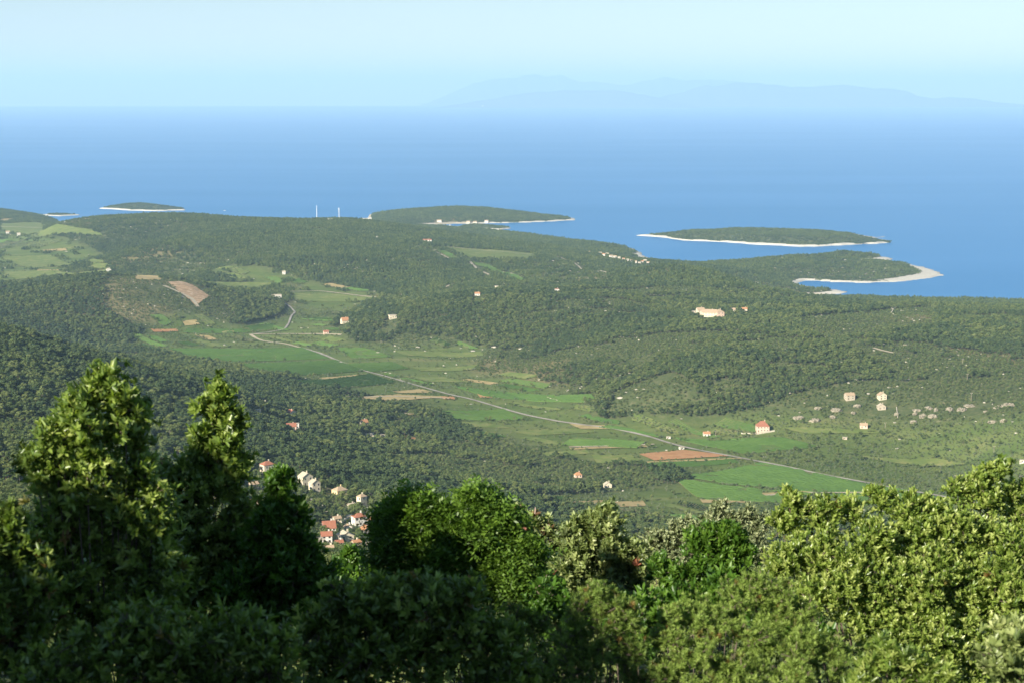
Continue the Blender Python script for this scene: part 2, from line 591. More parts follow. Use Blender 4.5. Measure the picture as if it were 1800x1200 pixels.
openv = np.maximum(in_poly(GX, GY, VAL) * 1.0 * sstep(0, 60, poly_dist(GX, GY, VAL)), in_poly(GX, GY, PLAIN) * sstep(0, 60, poly_dist(GX, GY, PLAIN)))
Z = tps(GX, GY)
rough = (1 - openv * 0.9) * sstep(600, 1300, GY)
Z += rough * (16 * (fbm(GX / 420, GY / 420, 3, 3) - .5) + 8 * (fbm(GX / 110, GY / 110, 9, 2) - .5))
Z = np.maximum(Z, 6 + 5 * fbm(GX / 150, GY / 150, 5, 2))
Z = np.where(SD > 0, 1.2 + (Z - 1.2) * sstep(-25, 150, SD) , -14 + 13 * np.exp(np.minimum(SD, 0) / 10))
Z = np.where(GY < 80, Z - 1.5 * (1 - sstep(60, 80, GY)), Z)
LR = None


def ground_z(x, y):
    x = np.asarray(x, float); y = np.asarray(y, float)
    t = np.clip(x / np.maximum(y, 1), cols[0], cols[-1] - 1e-6)
    fr = np.clip(np.interp(y, rows, np.arange(len(rows))), 0, len(rows) - 1.001)
    fc = (t - cols[0]) / (cols[1] - cols[0])
    i = fr.astype(int); j = np.minimum(fc.astype(int), len(cols) - 2)
    a = fr - i; b = fc - j
    return (Z[i, j] * (1 - a) + Z[i + 1, j] * a) * (1 - b) + (Z[i, j + 1] * (1 - a) + Z[i + 1, j + 1] * a) * b


MARCH = np.geomspace(600, 7200, 5000)


def P(px, py):
    """the ground point seen at a photograph pixel"""
    tx, tz = ray(px, py)
    zz = H + tz * MARCH
    g = ground_z(tx * MARCH, MARCH)
    hit = np.nonzero((zz <= g) & (g > 0.3))[0]
    if len(hit) == 0:
        return at_z(px, py, 0.0)
    d = MARCH[hit[0]]
    return float(tx * d), float(d), float(ground_z(tx * d, d))


def grid_faces(nr, nc):
    i = np.arange(nr - 1)[:, None] * nc + np.arange(nc - 1)[None]
    return np.stack([i, i + 1, i + 1 + nc, i + nc], -1).reshape(-1, 4)


shore = np.where(SD > 0, 1 - sstep(3, 24, SD + 20 * (fbm(GX / 60, GY / 60, 21, 2) - .5)), 1.0) * (GY > 2500)
# bare rock is wide on the exposed points only
pen = 1 - sstep(0, 420, np.hypot(GX - at_z(1650, 484, 0)[0], GY - at_z(1650, 484, 0)[1]))
shore = shore * np.where(SD > 0, sstep(.30, .55, fbm(GX / 140, GY / 140, 23, 2)), 1.0)
shore = np.maximum(shore, np.where(SD > 0, 1 - sstep(25, 75, SD), 1) * pen)
for a_, b_, r_, w_ in ((1142, 456, 190, 60), (1552, 457, 150, 40), (1450, 515, 230, 36), (1120, 441, 120, 30), (740, 397, 200, 40), (800, 394, 200, 30), (1000, 386, 160, 26)):
    q_ = at_z(a_, b_, 0)
    shore = np.maximum(shore, np.where(SD > 0, 1 - sstep(w_ * .4, w_, SD + 16 * (fbm(GX / 35, GY / 35, 25, 2) - .5)), 1) * (1 - sstep(r_ * .5, r_, np.hypot(GX - q_[0], GY - q_[1]))))
dryp = sstep(0.60, 0.72, fbm(GX / 170, GY / 170, 31, 4)) * 0.5 * (1 - openv)
me = mesh_np('ground', np.stack([GX, GY, Z], -1).reshape(-1, 3), grid_faces(len(rows), len(cols)), [M['ground']],
             {'zone': np.stack([openv, shore, dryp], -1).reshape(-1, 3)}, smooth=True)
tag(link('ground', me), kind='structure')

# sea: a flat sheet out to the horizon
ang = np.linspace(0, 2 * math.pi, 181)[:-1]
rr_ = np.array([200, 2500, 6000, 12000, 24000, 44000, 64000.0])
sv = [(0, 0, 0)] + [(r * math.cos(a), r * math.sin(a), 0) for r in rr_ for a in ang]
fq = []
n_ = len(ang)
for k in range(len(rr_) - 1):
    for i in range(n_):
        fq.append((1 + k * n_ + i, 1 + (k + 1) * n_ + i, 1 + (k + 1) * n_ + (i + 1) % n_, 1 + k * n_ + (i + 1) % n_))
ft = [(0, 1 + i, 1 + (i + 1) % n_) for i in range(n_)]
tag(link('sea', mesh_np('sea', np.array(sv), [np.array(ft), np.array(fq)], [M['sea']])), kind='structure')

# islands
ISL = []


def island(front, back, top, peak, name, label, tipx=None, rockw=0.10):
    """front shore by pixel at sea level, back shore by (pixel column, distance)"""
    pts = [at_z(a, b, 0)[:2] for a, b in front] + [(ray(a, 400)[0] * d, d) for a, d in back]
    cx = sum(p[0] for p in pts) / len(pts); cy = sum(p[1] for p in pts) / len(pts)
    # resample the outline
    out = []
    for i in range(len(pts)):
        p, q = pts[i], pts[(i + 1) % len(pts)]
        L = math.hypot(q[0] - p[0], q[1] - p[1])
        n = max(1, int(L / 9))
        for k in range(n):
            out.append((p[0] + (q[0] - p[0]) * k / n, p[1] + (q[1] - p[1]) * k / n))
    out = np.array(out)
    jit = (vnoise(out[:, 0] / 30, out[:, 1] / 30, 77) - .5) * 16 * min(1, top / 10)
    nd = out - [cx, cy]
    nd /= np.linalg.norm(nd, axis=1)[:, None]
    out = out + nd * jit[:, None]
    ts = np.concatenate([np.linspace(0, .75, 16)[1:], np.linspace(.75, 1, 9)[1:], [1.04]])
    Vx, zo = [(cx, cy, 0)], [(0, 0, 0)]
    for t in ts:
        for p in out:
            Vx.append((cx + (p[0] - cx) * t, cy + (p[1] - cy) * t, 0)); zo.append((0, t, 0))
    Vx = np.array(Vx); zo = np.array(zo)
    d = poly_dist(Vx[:, 0], Vx[:, 1], [tuple(p) for p in out])
    ins = in_poly(Vx[:, 0], Vx[:, 1], [tuple(p) for p in out])
    px_ = np.exp(-((Vx[:, 0] - peak[0]) / peak[1]) ** 2)
    hgt = top * (0.55 + 0.45 * px_) * sstep(-8, 95 if top > 8 else 45, d) * (0.85 + 0.3 * fbm(Vx[:, 0] / 80, Vx[:, 1] / 80, 4, 3))
    Vx[:, 2] = np.where(ins, 1.0 + hgt + sstep(0, 6, d) * 2.0 * min(1, top / 10), -6)
    wv_ = .25 + 1.0 * fbm(Vx[:, 0] / 90, Vx[:, 1] / 90, 33, 2)
    rk = 1 - sstep(6 * wv_, (17 if top > 8 else 26) * wv_, d + 16 * (fbm(Vx[:, 0] / 40, Vx[:, 1] / 40, 8, 2) - .5))
    if tipx is not None:
        tp = at_z(*tipx[:2], 0)
        rk = np.maximum(rk, (1 - sstep(tipx[2] * .35, tipx[2], np.hypot(Vx[:, 0] - tp[0], Vx[:, 1] - tp[1]) + 40 * (fbm(Vx[:, 0] / 50, Vx[:, 1] / 50, 12, 2) - .5))))
    rk = np.where(ins, rk, 1)
    n = len(out)
    f3 = np.array([(0, 1 + i, 1 + (i + 1) % n) for i in range(n)])
    f4 = np.array([(1 + k * n + i, 1 + (k + 1) * n + i, 1 + (k + 1) * n + (i + 1) % n, 1 + k * n + (i + 1) % n) for k in range(len(ts) - 1) for i in range(n)])
    o = link(name, mesh_np(name, Vx, [f3, f4], [M['ground']], {'zone': np.stack([rk * 0, rk, rk * 0], -1)}, smooth=True))
    tag(o, label, kind='structure')
    ISL.append((Vx, rk, ins, [tuple(p) for p in out]))


X_ = lambda a, d: ray(a, 400)[0] * d
island([(1122, 414.5), (1160, 417), (1200, 423), (1270, 425.5), (1330, 430), (1400, 433.5), (1440, 434), (1500, 430.5), (1545, 429), (1568, 427), (1566, 424), (1530, 421.5), (1540, 418), (1560, 416)],
       [(1540, 5380), (1480, 5480), (1380, 5560), (1280, 5600), (1200, 5560), (1150, 5480)], 18, (X_(1380, 5300), 330), 'wooded_island', 'long low wooded island with a pale rocky point offshore', (1558, 421, 150))
island([(177, 367), (230, 370.5), (280, 371.5), (327, 370)], [(322, 6750), (260, 7000), (200, 6900)], 13, (X_(255, 6700), 200), 'wooded_island', 'small flat green island at the far left')
island([(74, 379), (105, 380.5), (142, 378.5)], [(138, 6420), (100, 6450), (78, 6420)], 3.0, (X_(110, 6400), 120), 'rock_islet', 'bare pale strip of islet at the far left')
island([(800, 401), (845, 403.5), (880, 404), (900, 402), (896, 400)], [(870, 5850), (830, 5900), (803, 5830)], 5, (X_(840, 5800), 80), 'rock_islet', 'low spit of land lying in the bay')

# far mountains across the channel
def far_range(name, prof, d0, depth, seed):
    px = np.linspace(prof[0][0], prof[-1][0], 260)
    py = np.interp(px, [p[0] for p in prof], [p[1] for p in prof])
    hz = np.array([at_d(a, b, d0)[2] for a, b in zip(px, py)])
    hz = np.maximum(hz, 1) * (1 + 0.22 * (fbm(px / 30, px * 0 + seed, seed, 5) - .5))
    tx = np.array([ray(a, 180)[0] for a in px])
    prof_t = np.linspace(-1, 1, 25)
    VV = []
    for t in prof_t:
        dd = d0 + t * depth
        sh = (1 - abs(t)) ** 0.9
        z = hz * sh * (1 + 0.35 * (fbm(px / 14, px * 0 + t * 5, seed + 5, 4) - .5) * (1 - sh) * 2) - (4 if d0 < 70000 else 700) * (abs(t) > .99)
        VV.append(np.stack([tx * dd, np.full_like(px, dd), z], -1))
    VV = np.array(VV)
    o = link(name, mesh_np(name, VV.reshape(-1, 3), grid_faces(len(prof_t), len(px)), [M['ground']], {'zone': np.zeros((VV.size // 3, 3))}, smooth=True))
    tag(o, kind='structure')


far_range('far_hills', [(740, 186), (790, 166), (830, 148), (870, 139), (940, 133), (985, 135), (1020, 143), (1060, 146), (1105, 150), (1130, 141), (1165, 136.5), (1200, 141), (1262, 143), (1300, 146), (1340, 152), (1400, 158), (1460, 170), (1500, 186)], 78000, 3000, 3)
far_range('far_hills', [(1100, 186), (1160, 172), (1230, 153), (1262, 148), (1310, 144), (1352, 149), (1420, 152), (1480, 151), (1530, 155), (1592, 159), (1612, 168), (1640, 173), (1668, 171), (1705, 173), (1760, 181), (1820, 186)], 59000, 1500, 11)
far_range('far_hills', [(770, 189), (840, 178), (900, 168), (960, 162), (1030, 158), (1080, 160), (1130, 166), (1180, 178), (1230, 188)], 56500, 1100, 17)

# the ledge round the camera, with the added shading bank
nx, ny = np.linspace(-36, 36, 181), np.linspace(-28, 72, 251)
NY, NX = np.meshgrid(ny, nx, indexing='ij')


def near_z(x, y):
    x = np.asarray(x, float); y = np.asarray(y, float)
    base = H - 1.75 - 0.42 * np.maximum(y, 0) - 0.05 * np.minimum(y, 0) * 0 + 0.9 * (fbm(x / 7, y / 7, 41, 4) - .5)
    base = base - 1.6 * sstep(2, 6, y)
    # unseen bank added left behind the camera, crest shaped to shade the lower foreground
    sx, sy = math.sin(R(SUN_AZ)), math.cos(R(SUN_AZ))
    s_ = x * sx + y * sy
    w_ = -x * sy + y * sx
    crest = H + np.interp(w_, [-11, -8.8, -8.2, -7.8, -7.45, -7.05, -6.75, -6.45, -5.9, -5.5, -5.2, -4.9, -4], [5, 4.6, 4.42, 4.4, 3.92, 3.85, 3.25, 3.35, 4.15, 4.1, 3.9, 3.7, 3.6]) + 0.3 * (fbm(x / 1.3 + 5, y / 1.3, 44, 3) - .5)
    k = sstep(4.6, 7.0, s_) * sstep(-11.5, -9.6, w_) * (1 - sstep(-3.5, -1.5, w_))
    return base + k * np.maximum(crest - base, 0)


NZ = near_z(NX, NY)
tag(link('hillside', mesh_np('hillside', np.stack([NX, NY, NZ], -1).reshape(-1, 3), grid_faces(len(ny), len(nx)), [M['litter']], {'zone': np.zeros((NX.size, 3))}, smooth=True)), kind='structure')

# ------------------------------------------------------------------ fields, roads, vines
BARE = []           # outlines on the map kept free of wild trees


def patch(name, quad, mat, lift=0.45, n=None, label=None, clear=True, world=None):
    """a field: four corners by pixel, draped over the ground"""
    c = [np.array(q) for q in world] if world else [np.array(P(a, b)[:2]) for a, b in quad]
    L = max(np.linalg.norm(c[1] - c[0]), np.linalg.norm(c[2] - c[3]))
    W = max(np.linalg.norm(c[3] - c[0]), np.linalg.norm(c[2] - c[1]))
    nu, nv = max(3, int(L / 7)), max(3, int(W / 7))
    u, v = np.meshgrid(np.linspace(0, 1, nu), np.linspace(0, 1, nv), indexing='ij')
    # wavy edge
    wob = 0.010
    uu = u + wob * (vnoise(v * 9, v * 0 + len(BARE), 5) - .5); vv = v + 4 * wob * (vnoise(u * 11, u * 0 + len(BARE), 6) - .5) * (min(1, 60 / W))
    xy = ((1 - uu) * (1 - vv))[..., None] * c[0] + (uu * (1 - vv))[..., None] * c[1] + (uu * vv)[..., None] * c[2] + ((1 - uu) * vv)[..., None] * c[3]
    z = ground_z(xy[..., 0], xy[..., 1]) + lift
    o = link(name, mesh_np(name, np.concatenate([xy, z[..., None]], -1).reshape(-1, 3), grid_faces(nu, nv)[:, ::-1], [mat], smooth=True))
    tag(o, label, kind='structure')
    if clear:
        BARE.append([tuple(p) for p in c])
    return c


def vine_rows(c, gap, mat, label, hgt=1.25, wid=0.55, along=0):
    if along:
        c = [c[1], c[2], c[3], c[0]]
    W = max(np.linalg.norm(c[3] - c[0]), np.linalg.norm(c[2] - c[1]))
    L = max(np.linalg.norm(c[1] - c[0]), np.linalg.norm(c[2] - c[3]))
    nr, ns = int(W / gap), max(4, int(L / 3.2))
    u = np.linspace(0.006, 0.994, ns)
    vs = (np.arange(nr) + .5) / nr
    U, Vv = np.meshgrid(u, vs)
    xy = ((1 - U) * (1 - Vv))[..., None] * c[0] + (U * (1 - Vv))[..., None] * c[1] + (U * Vv)[..., None] * c[2] + ((1 - U) * Vv)[..., None] * c[3]
    t = np.gradient(xy, axis=1)
    t /= np.linalg.norm(t, axis=-1)[..., None] + 1e-9
    nrm = np.stack([-t[..., 1], t[..., 0]], -1)
    h = hgt * rng.uniform(.55, 1.2, U.shape); w = wid * rng.uniform(.6, 1.3, U.shape)
    gapm = fbm(xy[..., 0] / 25, xy[..., 1] / 25, 61, 3) < 0.30
    h = np.where(gapm, 0.15, h)
    g = ground_z(xy[..., 0], xy[..., 1]) + 0.45
    off = [(-1.0, 0.0), (-0.75, 0.75), (0.15, 1.0), (0.8, 0.7), (1.0, 0.0)]
    VV = []
    for a, b in off:
        q = xy + nrm * (a * w)[..., None] * rng.uniform(.7, 1.3, U.shape)[..., None]
        VV.append(np.concatenate([q, (g + b * h)[..., None]], -1))
    VV = np.stack(VV, 2)                       # row, step, ring
    k = len(off)
    base = (np.arange(nr)[:, None, None] * ns + np.arange(ns - 1)[None, :, None]) * k + np.arange(k - 1)[None, None]
    F4 = np.stack([base, base + 1, base + 1 + k, base + k], -1).reshape(-1, 4)
    tint = np.clip(0.5 + 0.9 * (fbm(VV[..., 0] / 18, VV[..., 1] / 18, 70, 3) - .5) + rng.uniform(-.25, .25, VV.shape[:3]), 0, 1)
    o = link('vine_rows', mesh_np('vine_rows', VV.reshape(-1, 3), F4, [mat], {'tint': tint.ravel()}))
    tag(o, label or 'low green vine rows of a valley plot', kind='stuff')


VY = [
    ([(296, 613), (532, 611.5), (580, 630.5), (345, 634)], 2.8, 'vine rows of the large field beside the quarry hill', 0),
    ([(405, 640), (592, 633.5), (640, 652), (452, 659)], 2.8, 'vine rows of the paler field beside the road', 0),
    ([(470, 668), (650, 657), (700, 672), (560, 684)], 2.8, 'vine rows below the pale field', 0),
    ([(1190, 838), (1335, 813.5), (1600, 862), (1440, 866)], 2.5, 'vine rows of the big field left of the road', 1),
    ([(1185, 842), (1430, 868), (1380, 884), (1230, 878)], 2.5, 'vine rows of the near half of the big field', 0),
    ([(1450, 869), (1600, 865), (1660, 876), (1500, 890)], 2.5, 'vine rows behind the leafy bush tops', 0),
    ([(1185, 770), (1375, 770), (1440, 786), (1305, 798)], 2.5, 'vine rows right of the road below the big house', 0),
    ([(795, 679), (880, 689), (925, 703), (850, 697)], 2.8, 'vine rows at the bend of the valley', 0),
    ([(880, 689), (1040, 692), (1050, 707), (930, 705)], 2.8, 'vine rows along the foot of the wooded ridge', 0),
    ([(775, 723), (885, 719), (925, 737), (790, 737)], 2.6, 'vine rows beside the start of the straight road', 0),
    ([(1010, 768), (1135, 777), (1120, 788), (985, 783)], 2.6, 'vine rows before the red soil field', 0),
    ([(1130, 815), (1290, 808), (1300, 813), (1140, 826)], 2.5, 'vine rows below the red soil field', 0),
    ([(1050, 752), (1160, 769), (1150, 764), (1070, 748)], 2.6, 'thin vine rows along the road', 0),
    ([(830, 461), (862, 466), (938, 497), (905, 494)], 3.2, 'vine rows on the middle hill', 1),
    ([(765, 439), (782, 441), (812, 456), (795, 456)], 3.2, 'vine rows under the white house on the hill', 1),
    ([(430, 575), (480, 570), (480, 580), (425, 586)], 3.0, 'vine rows by the winding road', 0),
    ([(330, 578), (430, 579), (430, 586), (320, 585)], 3.0, 'vine rows at the foot of the scarred hill', 0),
    ([(590, 612), (640, 612), (690, 628), (620, 632)], 2.8, 'vine rows beyond the road', 0),
    ([(605, 640), (690, 637), (720, 648), (650, 655)], 2.8, 'vine rows in the middle of the valley', 0),
    ([(930, 874), (990, 872), (1010, 880), (940, 884)], 2.5, 'vine rows just over the bush tops', 0),
]
for quad, gap, lab, al in VY:
    c = patch('vineyard', quad, M['vineyard_soil'])
    vine_rows(c, gap * 1.3, M['vine'], lab, along=al, wid=.7)
MEADOW = [
    ([(505, 516), (590, 517), (690, 523), (520, 528)], 'meadow'), ([(330, 493), (480, 497), (480, 503), (350, 500)], 'meadow'),
    ([(1365, 752), (1450, 752), (1560, 761), (1420, 763)], 'meadow'), ([(0, 393), (78, 393), (80, 404), (0, 404)], 'meadow'),
    ([(0, 452), (90, 449), (190, 461), (60, 472)], 'meadow'), ([(160, 462), (196, 465), (190, 474), (155, 472)], 'meadow'),
    ([(0, 478), (100, 476), (140, 482), (30, 492)], 'meadow'), ([(770, 741), (850, 742), (900, 752), (800, 750)], 'meadow'),
    ([(900, 757), (1010, 752), (1050, 760), (930, 766)], 'meadow'), ([(690, 616), (850, 618), (850, 626), (710, 625)], 'meadow'),
    ([(720, 645), (840, 641), (830, 650), (740, 652)], 'meadow'), ([(1500, 800), (1650, 805), (1700, 815), (1560, 812)], 'meadow'),
    ([(700, 660), (780, 663), (830, 672), (760, 672)], 'meadow'), ([(1040, 800), (1110, 800), (1130, 812), (1050, 815)], 'meadow'),
    ([(100, 484), (150, 478), (190, 474), (150, 490)], 'meadow'), ([(60, 410), (180, 412), (180, 416), (70, 417)], 'meadow'),
    ([(950, 795), (1030, 790), (1040, 797), (960, 802)], 'meadow'),
    ([(600, 697), (700, 693), (795, 697), (640, 703)], 'straw'), ([(690, 688), (740, 684), (765, 690), (700, 691)], 'straw'),
    ([(1000, 745), (1062, 748), (1090, 754), (1020, 754)], 'straw'), ([(970, 881), (1060, 879), (1060, 885), (975, 886)], 'straw'),
    ([(1080, 882), (1130, 880), (1137, 889), (1090, 891)], 'straw'), ([(1330, 867), (1440, 862), (1450, 866), (1340, 872)], 'straw'),
    ([(1230, 878), (1310, 881), (1310, 884), (1235, 884)], 'straw'), ([(0, 385.5), (40, 384), (85, 390), (0, 392)], 'straw'),
    ([(65, 475), (105, 475), (100, 479), (65, 479)], 'straw'), ([(320, 565), (345, 563), (352, 571), (325, 573)], 'straw'),
    ([(390, 582), (412, 582), (410, 586), (390, 586)], 'straw'), ([(232, 484), (285, 486), (288, 493), (238, 492)], 'straw'),
    ([(1385, 752), (1500, 757), (1540, 760), (1440, 757)], 'straw'), ([(775, 433), (940, 446), (935, 456), (815, 452)], 'meadow'),
    ([(850, 689), (888, 692), (900, 699), (870, 699)], 'straw'), ([(700, 726), (745, 722), (760, 724), (715, 730)], 'straw'),
    ([(1000, 788), (1140, 783), (1140, 786), (1005, 791)], 'straw'), ([(1130, 812), (1300, 805), (1305, 807), (1140, 815)], 'straw'),
    ([(560, 664), (640, 657), (645, 659), (565, 667)], 'straw'), ([(75, 440), (115, 437), (118, 441), (78, 443)], 'straw'),
    ([(1123, 798), (1202, 790.5), (1283, 801.5), (1150, 809.5)], 'red_soil'), ([(690, 765), (722, 766), (757, 781), (712, 775)], 'red_soil'),
    ([(775, 697), (798, 697), (800, 702), (780, 702)], 'red_soil'), ([(265, 579), (310, 579), (315, 583), (270, 584)], 'red_soil'),
    ([(838, 692), (862, 694), (866, 699), (844, 699)], 'red_soil'), ([(0, 508), (14, 507), (16, 512), (0, 513)], 'red_soil'),
    ([(290, 497), (318, 495), (370, 521), (345, 539)], 'scar'),
]
FN = {'meadow': 'meadow', 'straw': 'dry_field', 'red_soil': 'ploughed_field', 'scar': 'bare_ground'}
for k, (quad, m) in enumerate(MEADOW):
    patch(FN[m], quad, M[m], lift=0.6 + 0.05 * (k % 7))


def ribbon(name, pts, width, mat, label=None, lift=0.9, clear=True):
    w = np.array([P(a, b)[:2] for a, b in pts])
    # resample and smooth
    seg = np.r_[0, np.cumsum(np.linalg.norm(np.diff(w, axis=0), axis=1))]
    n = max(6, int(seg[-1] / 8))
    s = np.linspace(0, seg[-1], n)
    x = np.interp(s, seg, w[:, 0]); y = np.interp(s, seg, w[:, 1])
    for _ in range(3):
        x[1:-1] = (x[:-2] + 2 * x[1:-1] + x[2:]) / 4; y[1:-1] = (y[:-2] + 2 * y[1:-1] + y[2:]) / 4
    t = np.gradient(np.stack([x, y], -1), axis=0)
    t /= np.linalg.norm(t, axis=1)[:, None]
    nn_ = np.stack([-t[:, 1], t[:, 0]], -1)
    wob = width * (1 + 0.25 * (vnoise(s / 22, s * 0, 81) - .5))
    L = np.stack([x, y], -1) + nn_ * wob[:, None] / 2; Rr = np.stack([x, y], -1) - nn_ * wob[:, None] / 2
    zl = ground_z(L[:, 0], L[:, 1]) + lift; zr = ground_z(Rr[:, 0], Rr[:, 1]) + lift
    VV = np.stack([np.c_[L, zl], np.c_[Rr, zr]], 1)
    o = link(name, mesh_np(name, VV.reshape(-1, 3), grid_faces(n, 2)[:, ::-1], [mat], smooth=True))
    tag(o, label, kind='structure')
    LINES.append(([(a, b) for a, b in zip(x, y)], width / 2 + (3.0 if clear else 1.0)))


LINES = []
ribbon('road', [(530, 612), (560, 620), (600, 637), (640, 652), (690, 665), (740, 680), (790, 694), (830, 702), (880, 717), (930, 731), (980, 741), (1060, 751), (1150, 770), (1240, 794), (1320, 809), (1430, 831), (1540, 851), (1640, 869), (1760, 892)], 4.6, M['asphalt'])
ribbon('road', [(498, 533), (509, 538), (519, 549), (512, 556), (507, 570), (500, 580), (470, 585), (442, 588)], 3.4, M['asphalt'])
ribbon('track', [(440, 588), (448, 594), (462, 600), (500, 604), (530, 612)], 5, M['track'])
ribbon('track', [(445, 588), (500, 587), (560, 587), (600, 589)], 4.5, M['track'])
ribbon('track', [(735, 433), (760, 441), (790, 455)], 6, M['track'])
ribbon('track', [(765, 438), (790, 435), (840, 440), (900, 445), (940, 448)], 5, M['track'])
ribbon('track', [(815, 454), (860, 455), (930, 459)], 5, M['track'])
ribbon('track', [(826, 460), (838, 474), (860, 484)], 6, M['track'])
ribbon('track', [(885, 478), (920, 494)], 5, M['track'])
ribbon('track', [(780, 507), (820, 496), (862, 486)], 4, M['track'], clear=False)
ribbon('track', [(978, 451), (1010, 463), (1065, 480)], 4, M['track'])
ribbon('track', [(288, 503), (320, 517), (338, 526), (348, 540)], 6, M['track'])
ribbon('track', [(500, 513), (560, 512), (640, 521), (680, 525)], 5, M['track'])
ribbon('track', [(1000, 786), (1080, 784), (1150, 781)], 4, M['track'])
ribbon('track', [(1340, 872), (1400, 866), (1500, 866), (1600, 864)], 4, M['track'])
ribbon('track', [(0, 399), (40, 400), (75, 401)], 9, M['track'])
ribbon('track', [(1535, 612), (1552, 618), (1572, 621)], 4, M['track'])
ribbon('track', [(1766, 566), (1785, 572), (1800, 576)], 5, M['track'])
ribbon('track', [(570, 697), (690, 696), (790, 700)], 4, M['track'])
ribbon('track', [(640, 735), (700, 728), (770, 722)], 4, M['track'], clear=False)

# patchwork of small plots over the open valley, laid out along the road
OLIVES = []


def plots(poly, a, b, lu, lv, seed, z0):
    g = np.random.default_rng(seed)
    p0, p1 = np.array(P(*a)[:2]), np.array(P(*b)[:2])
    e1 = (p1 - p0) / np.linalg.norm(p1 - p0); e2 = np.array([-e1[1], e1[0]])
    pl = np.array([p[:2] for p in poly])
    U = (pl - p0) @ e1; W = (pl - p0) @ e2
    v = W.min()
    k = 0
    while v < W.max():
        dv = g.uniform(*lv)
        u = U.min() + g.uniform(0, 60)
        while u < U.max():
            du = g.uniform(*lu)
            sk = g.uniform(-8, 8, 4)
            c = [p0 + e1 * uu + e2 * vv for uu, vv in ((u + sk[0], v), (u + du + sk[1], v), (u + du + sk[2], v + dv - 3), (u + sk[3], v + dv - 3))]
            u += du + g.uniform(3, 9)
            cx = np.array([q[0] for q in c] + [sum(q[0] for q in c) / 4]); cy = np.array([q[1] for q in c] + [sum(q[1] for q in c) / 4])
            if not in_poly(cx, cy, poly).all() or np.abs(cx / cy).max() > .33 or (cx / cy).max() > .15:
                continue
            if any(in_poly(cx, cy, q).any() or in_poly(np.array([p[0] for p in q]), np.array([p[1] for p in q]), [tuple(t) for t in c]).any() for q in BARE):
                continue
            if any(poly_dist(cx, cy, ln, False).min() < 6 for ln, _ in LINES):
                continue
            t = g.random()
            k += 1
            if t < .42:
                patch('vineyard', None, M['vineyard_soil'], world=c)
                vine_rows(c, g.uniform(2.4, 3.2), M['vine'], None, hgt=g.uniform(.8, 1.3), along=int(g.random() < .35))
            elif t < .60:
                patch('meadow', None, M['meadow'], lift=.6 + .04 * (k % 5), world=c)
            elif t < .65:
                patch('dry_field', None, M['straw'], lift=.6 + .04 * (k % 5), world=c)
            elif t < .84:
                patch('olive_grove_floor', None, M['meadow' if k % 2 else 'vineyard_soil'], lift=.6 + .04 * (k % 5), world=c)
                OLIVES.append(c)
        v += dv + g.uniform(0, 5)


plots(VAL, (600, 640), (1500, 845), (38, 105), (14, 27), 5, V0)
plots(PLAIN, (0, 470), (180, 462), (80, 220), (40, 90), 6, 55)

# ------------------------------------------------------------------ tree prototypes
def unit(v):
    return v / (np.linalg.norm(v, axis=-1, keepdims=True) + 1e-9)


def leaf_shell(clumps, per, size, seed, flat=0.75):
    """faces lying on lumpy clump surfaces: quads turned roughly outward"""
    g = np.random.default_rng(seed)
    Vs, Ts = [], []
    for (cx, cy, cz_, r) in clumps:
        if len(Vs) % 4 == 0: off_ = g.uniform(-.4, .4)
        n = max(4, int(per * r * r))
        d = unit(g.normal(size=(n, 3)))
        d[:, 2] = np.where(d[:, 2] < -0.35, -d[:, 2], d[:, 2])
        rad = r * g.uniform(.72, 1.08, n)
        p = np.array([cx, cy, cz_]) + d * rad[:, None] * [1, 1, flat]
        nrm = unit(d + g.normal(size=(n, 3)) * 0.45)
        u = unit(np.cross(nrm, g.normal(size=(n, 3))))
        v = np.cross(nrm, u)
        s = size * g.uniform(.6, 1.3, n)[:, None]
        Vs.append(np.stack([p - u * s, p - v * s * .7, p + u * s, p + v * s * .7], 1).reshape(-1, 3))
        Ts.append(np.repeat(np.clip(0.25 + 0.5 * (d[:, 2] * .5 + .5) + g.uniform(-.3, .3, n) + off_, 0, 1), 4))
    Vv = np.concatenate(Vs)
    return Vv, np.arange(len(Vv)).reshape(-1, 4), np.concatenate(Ts)


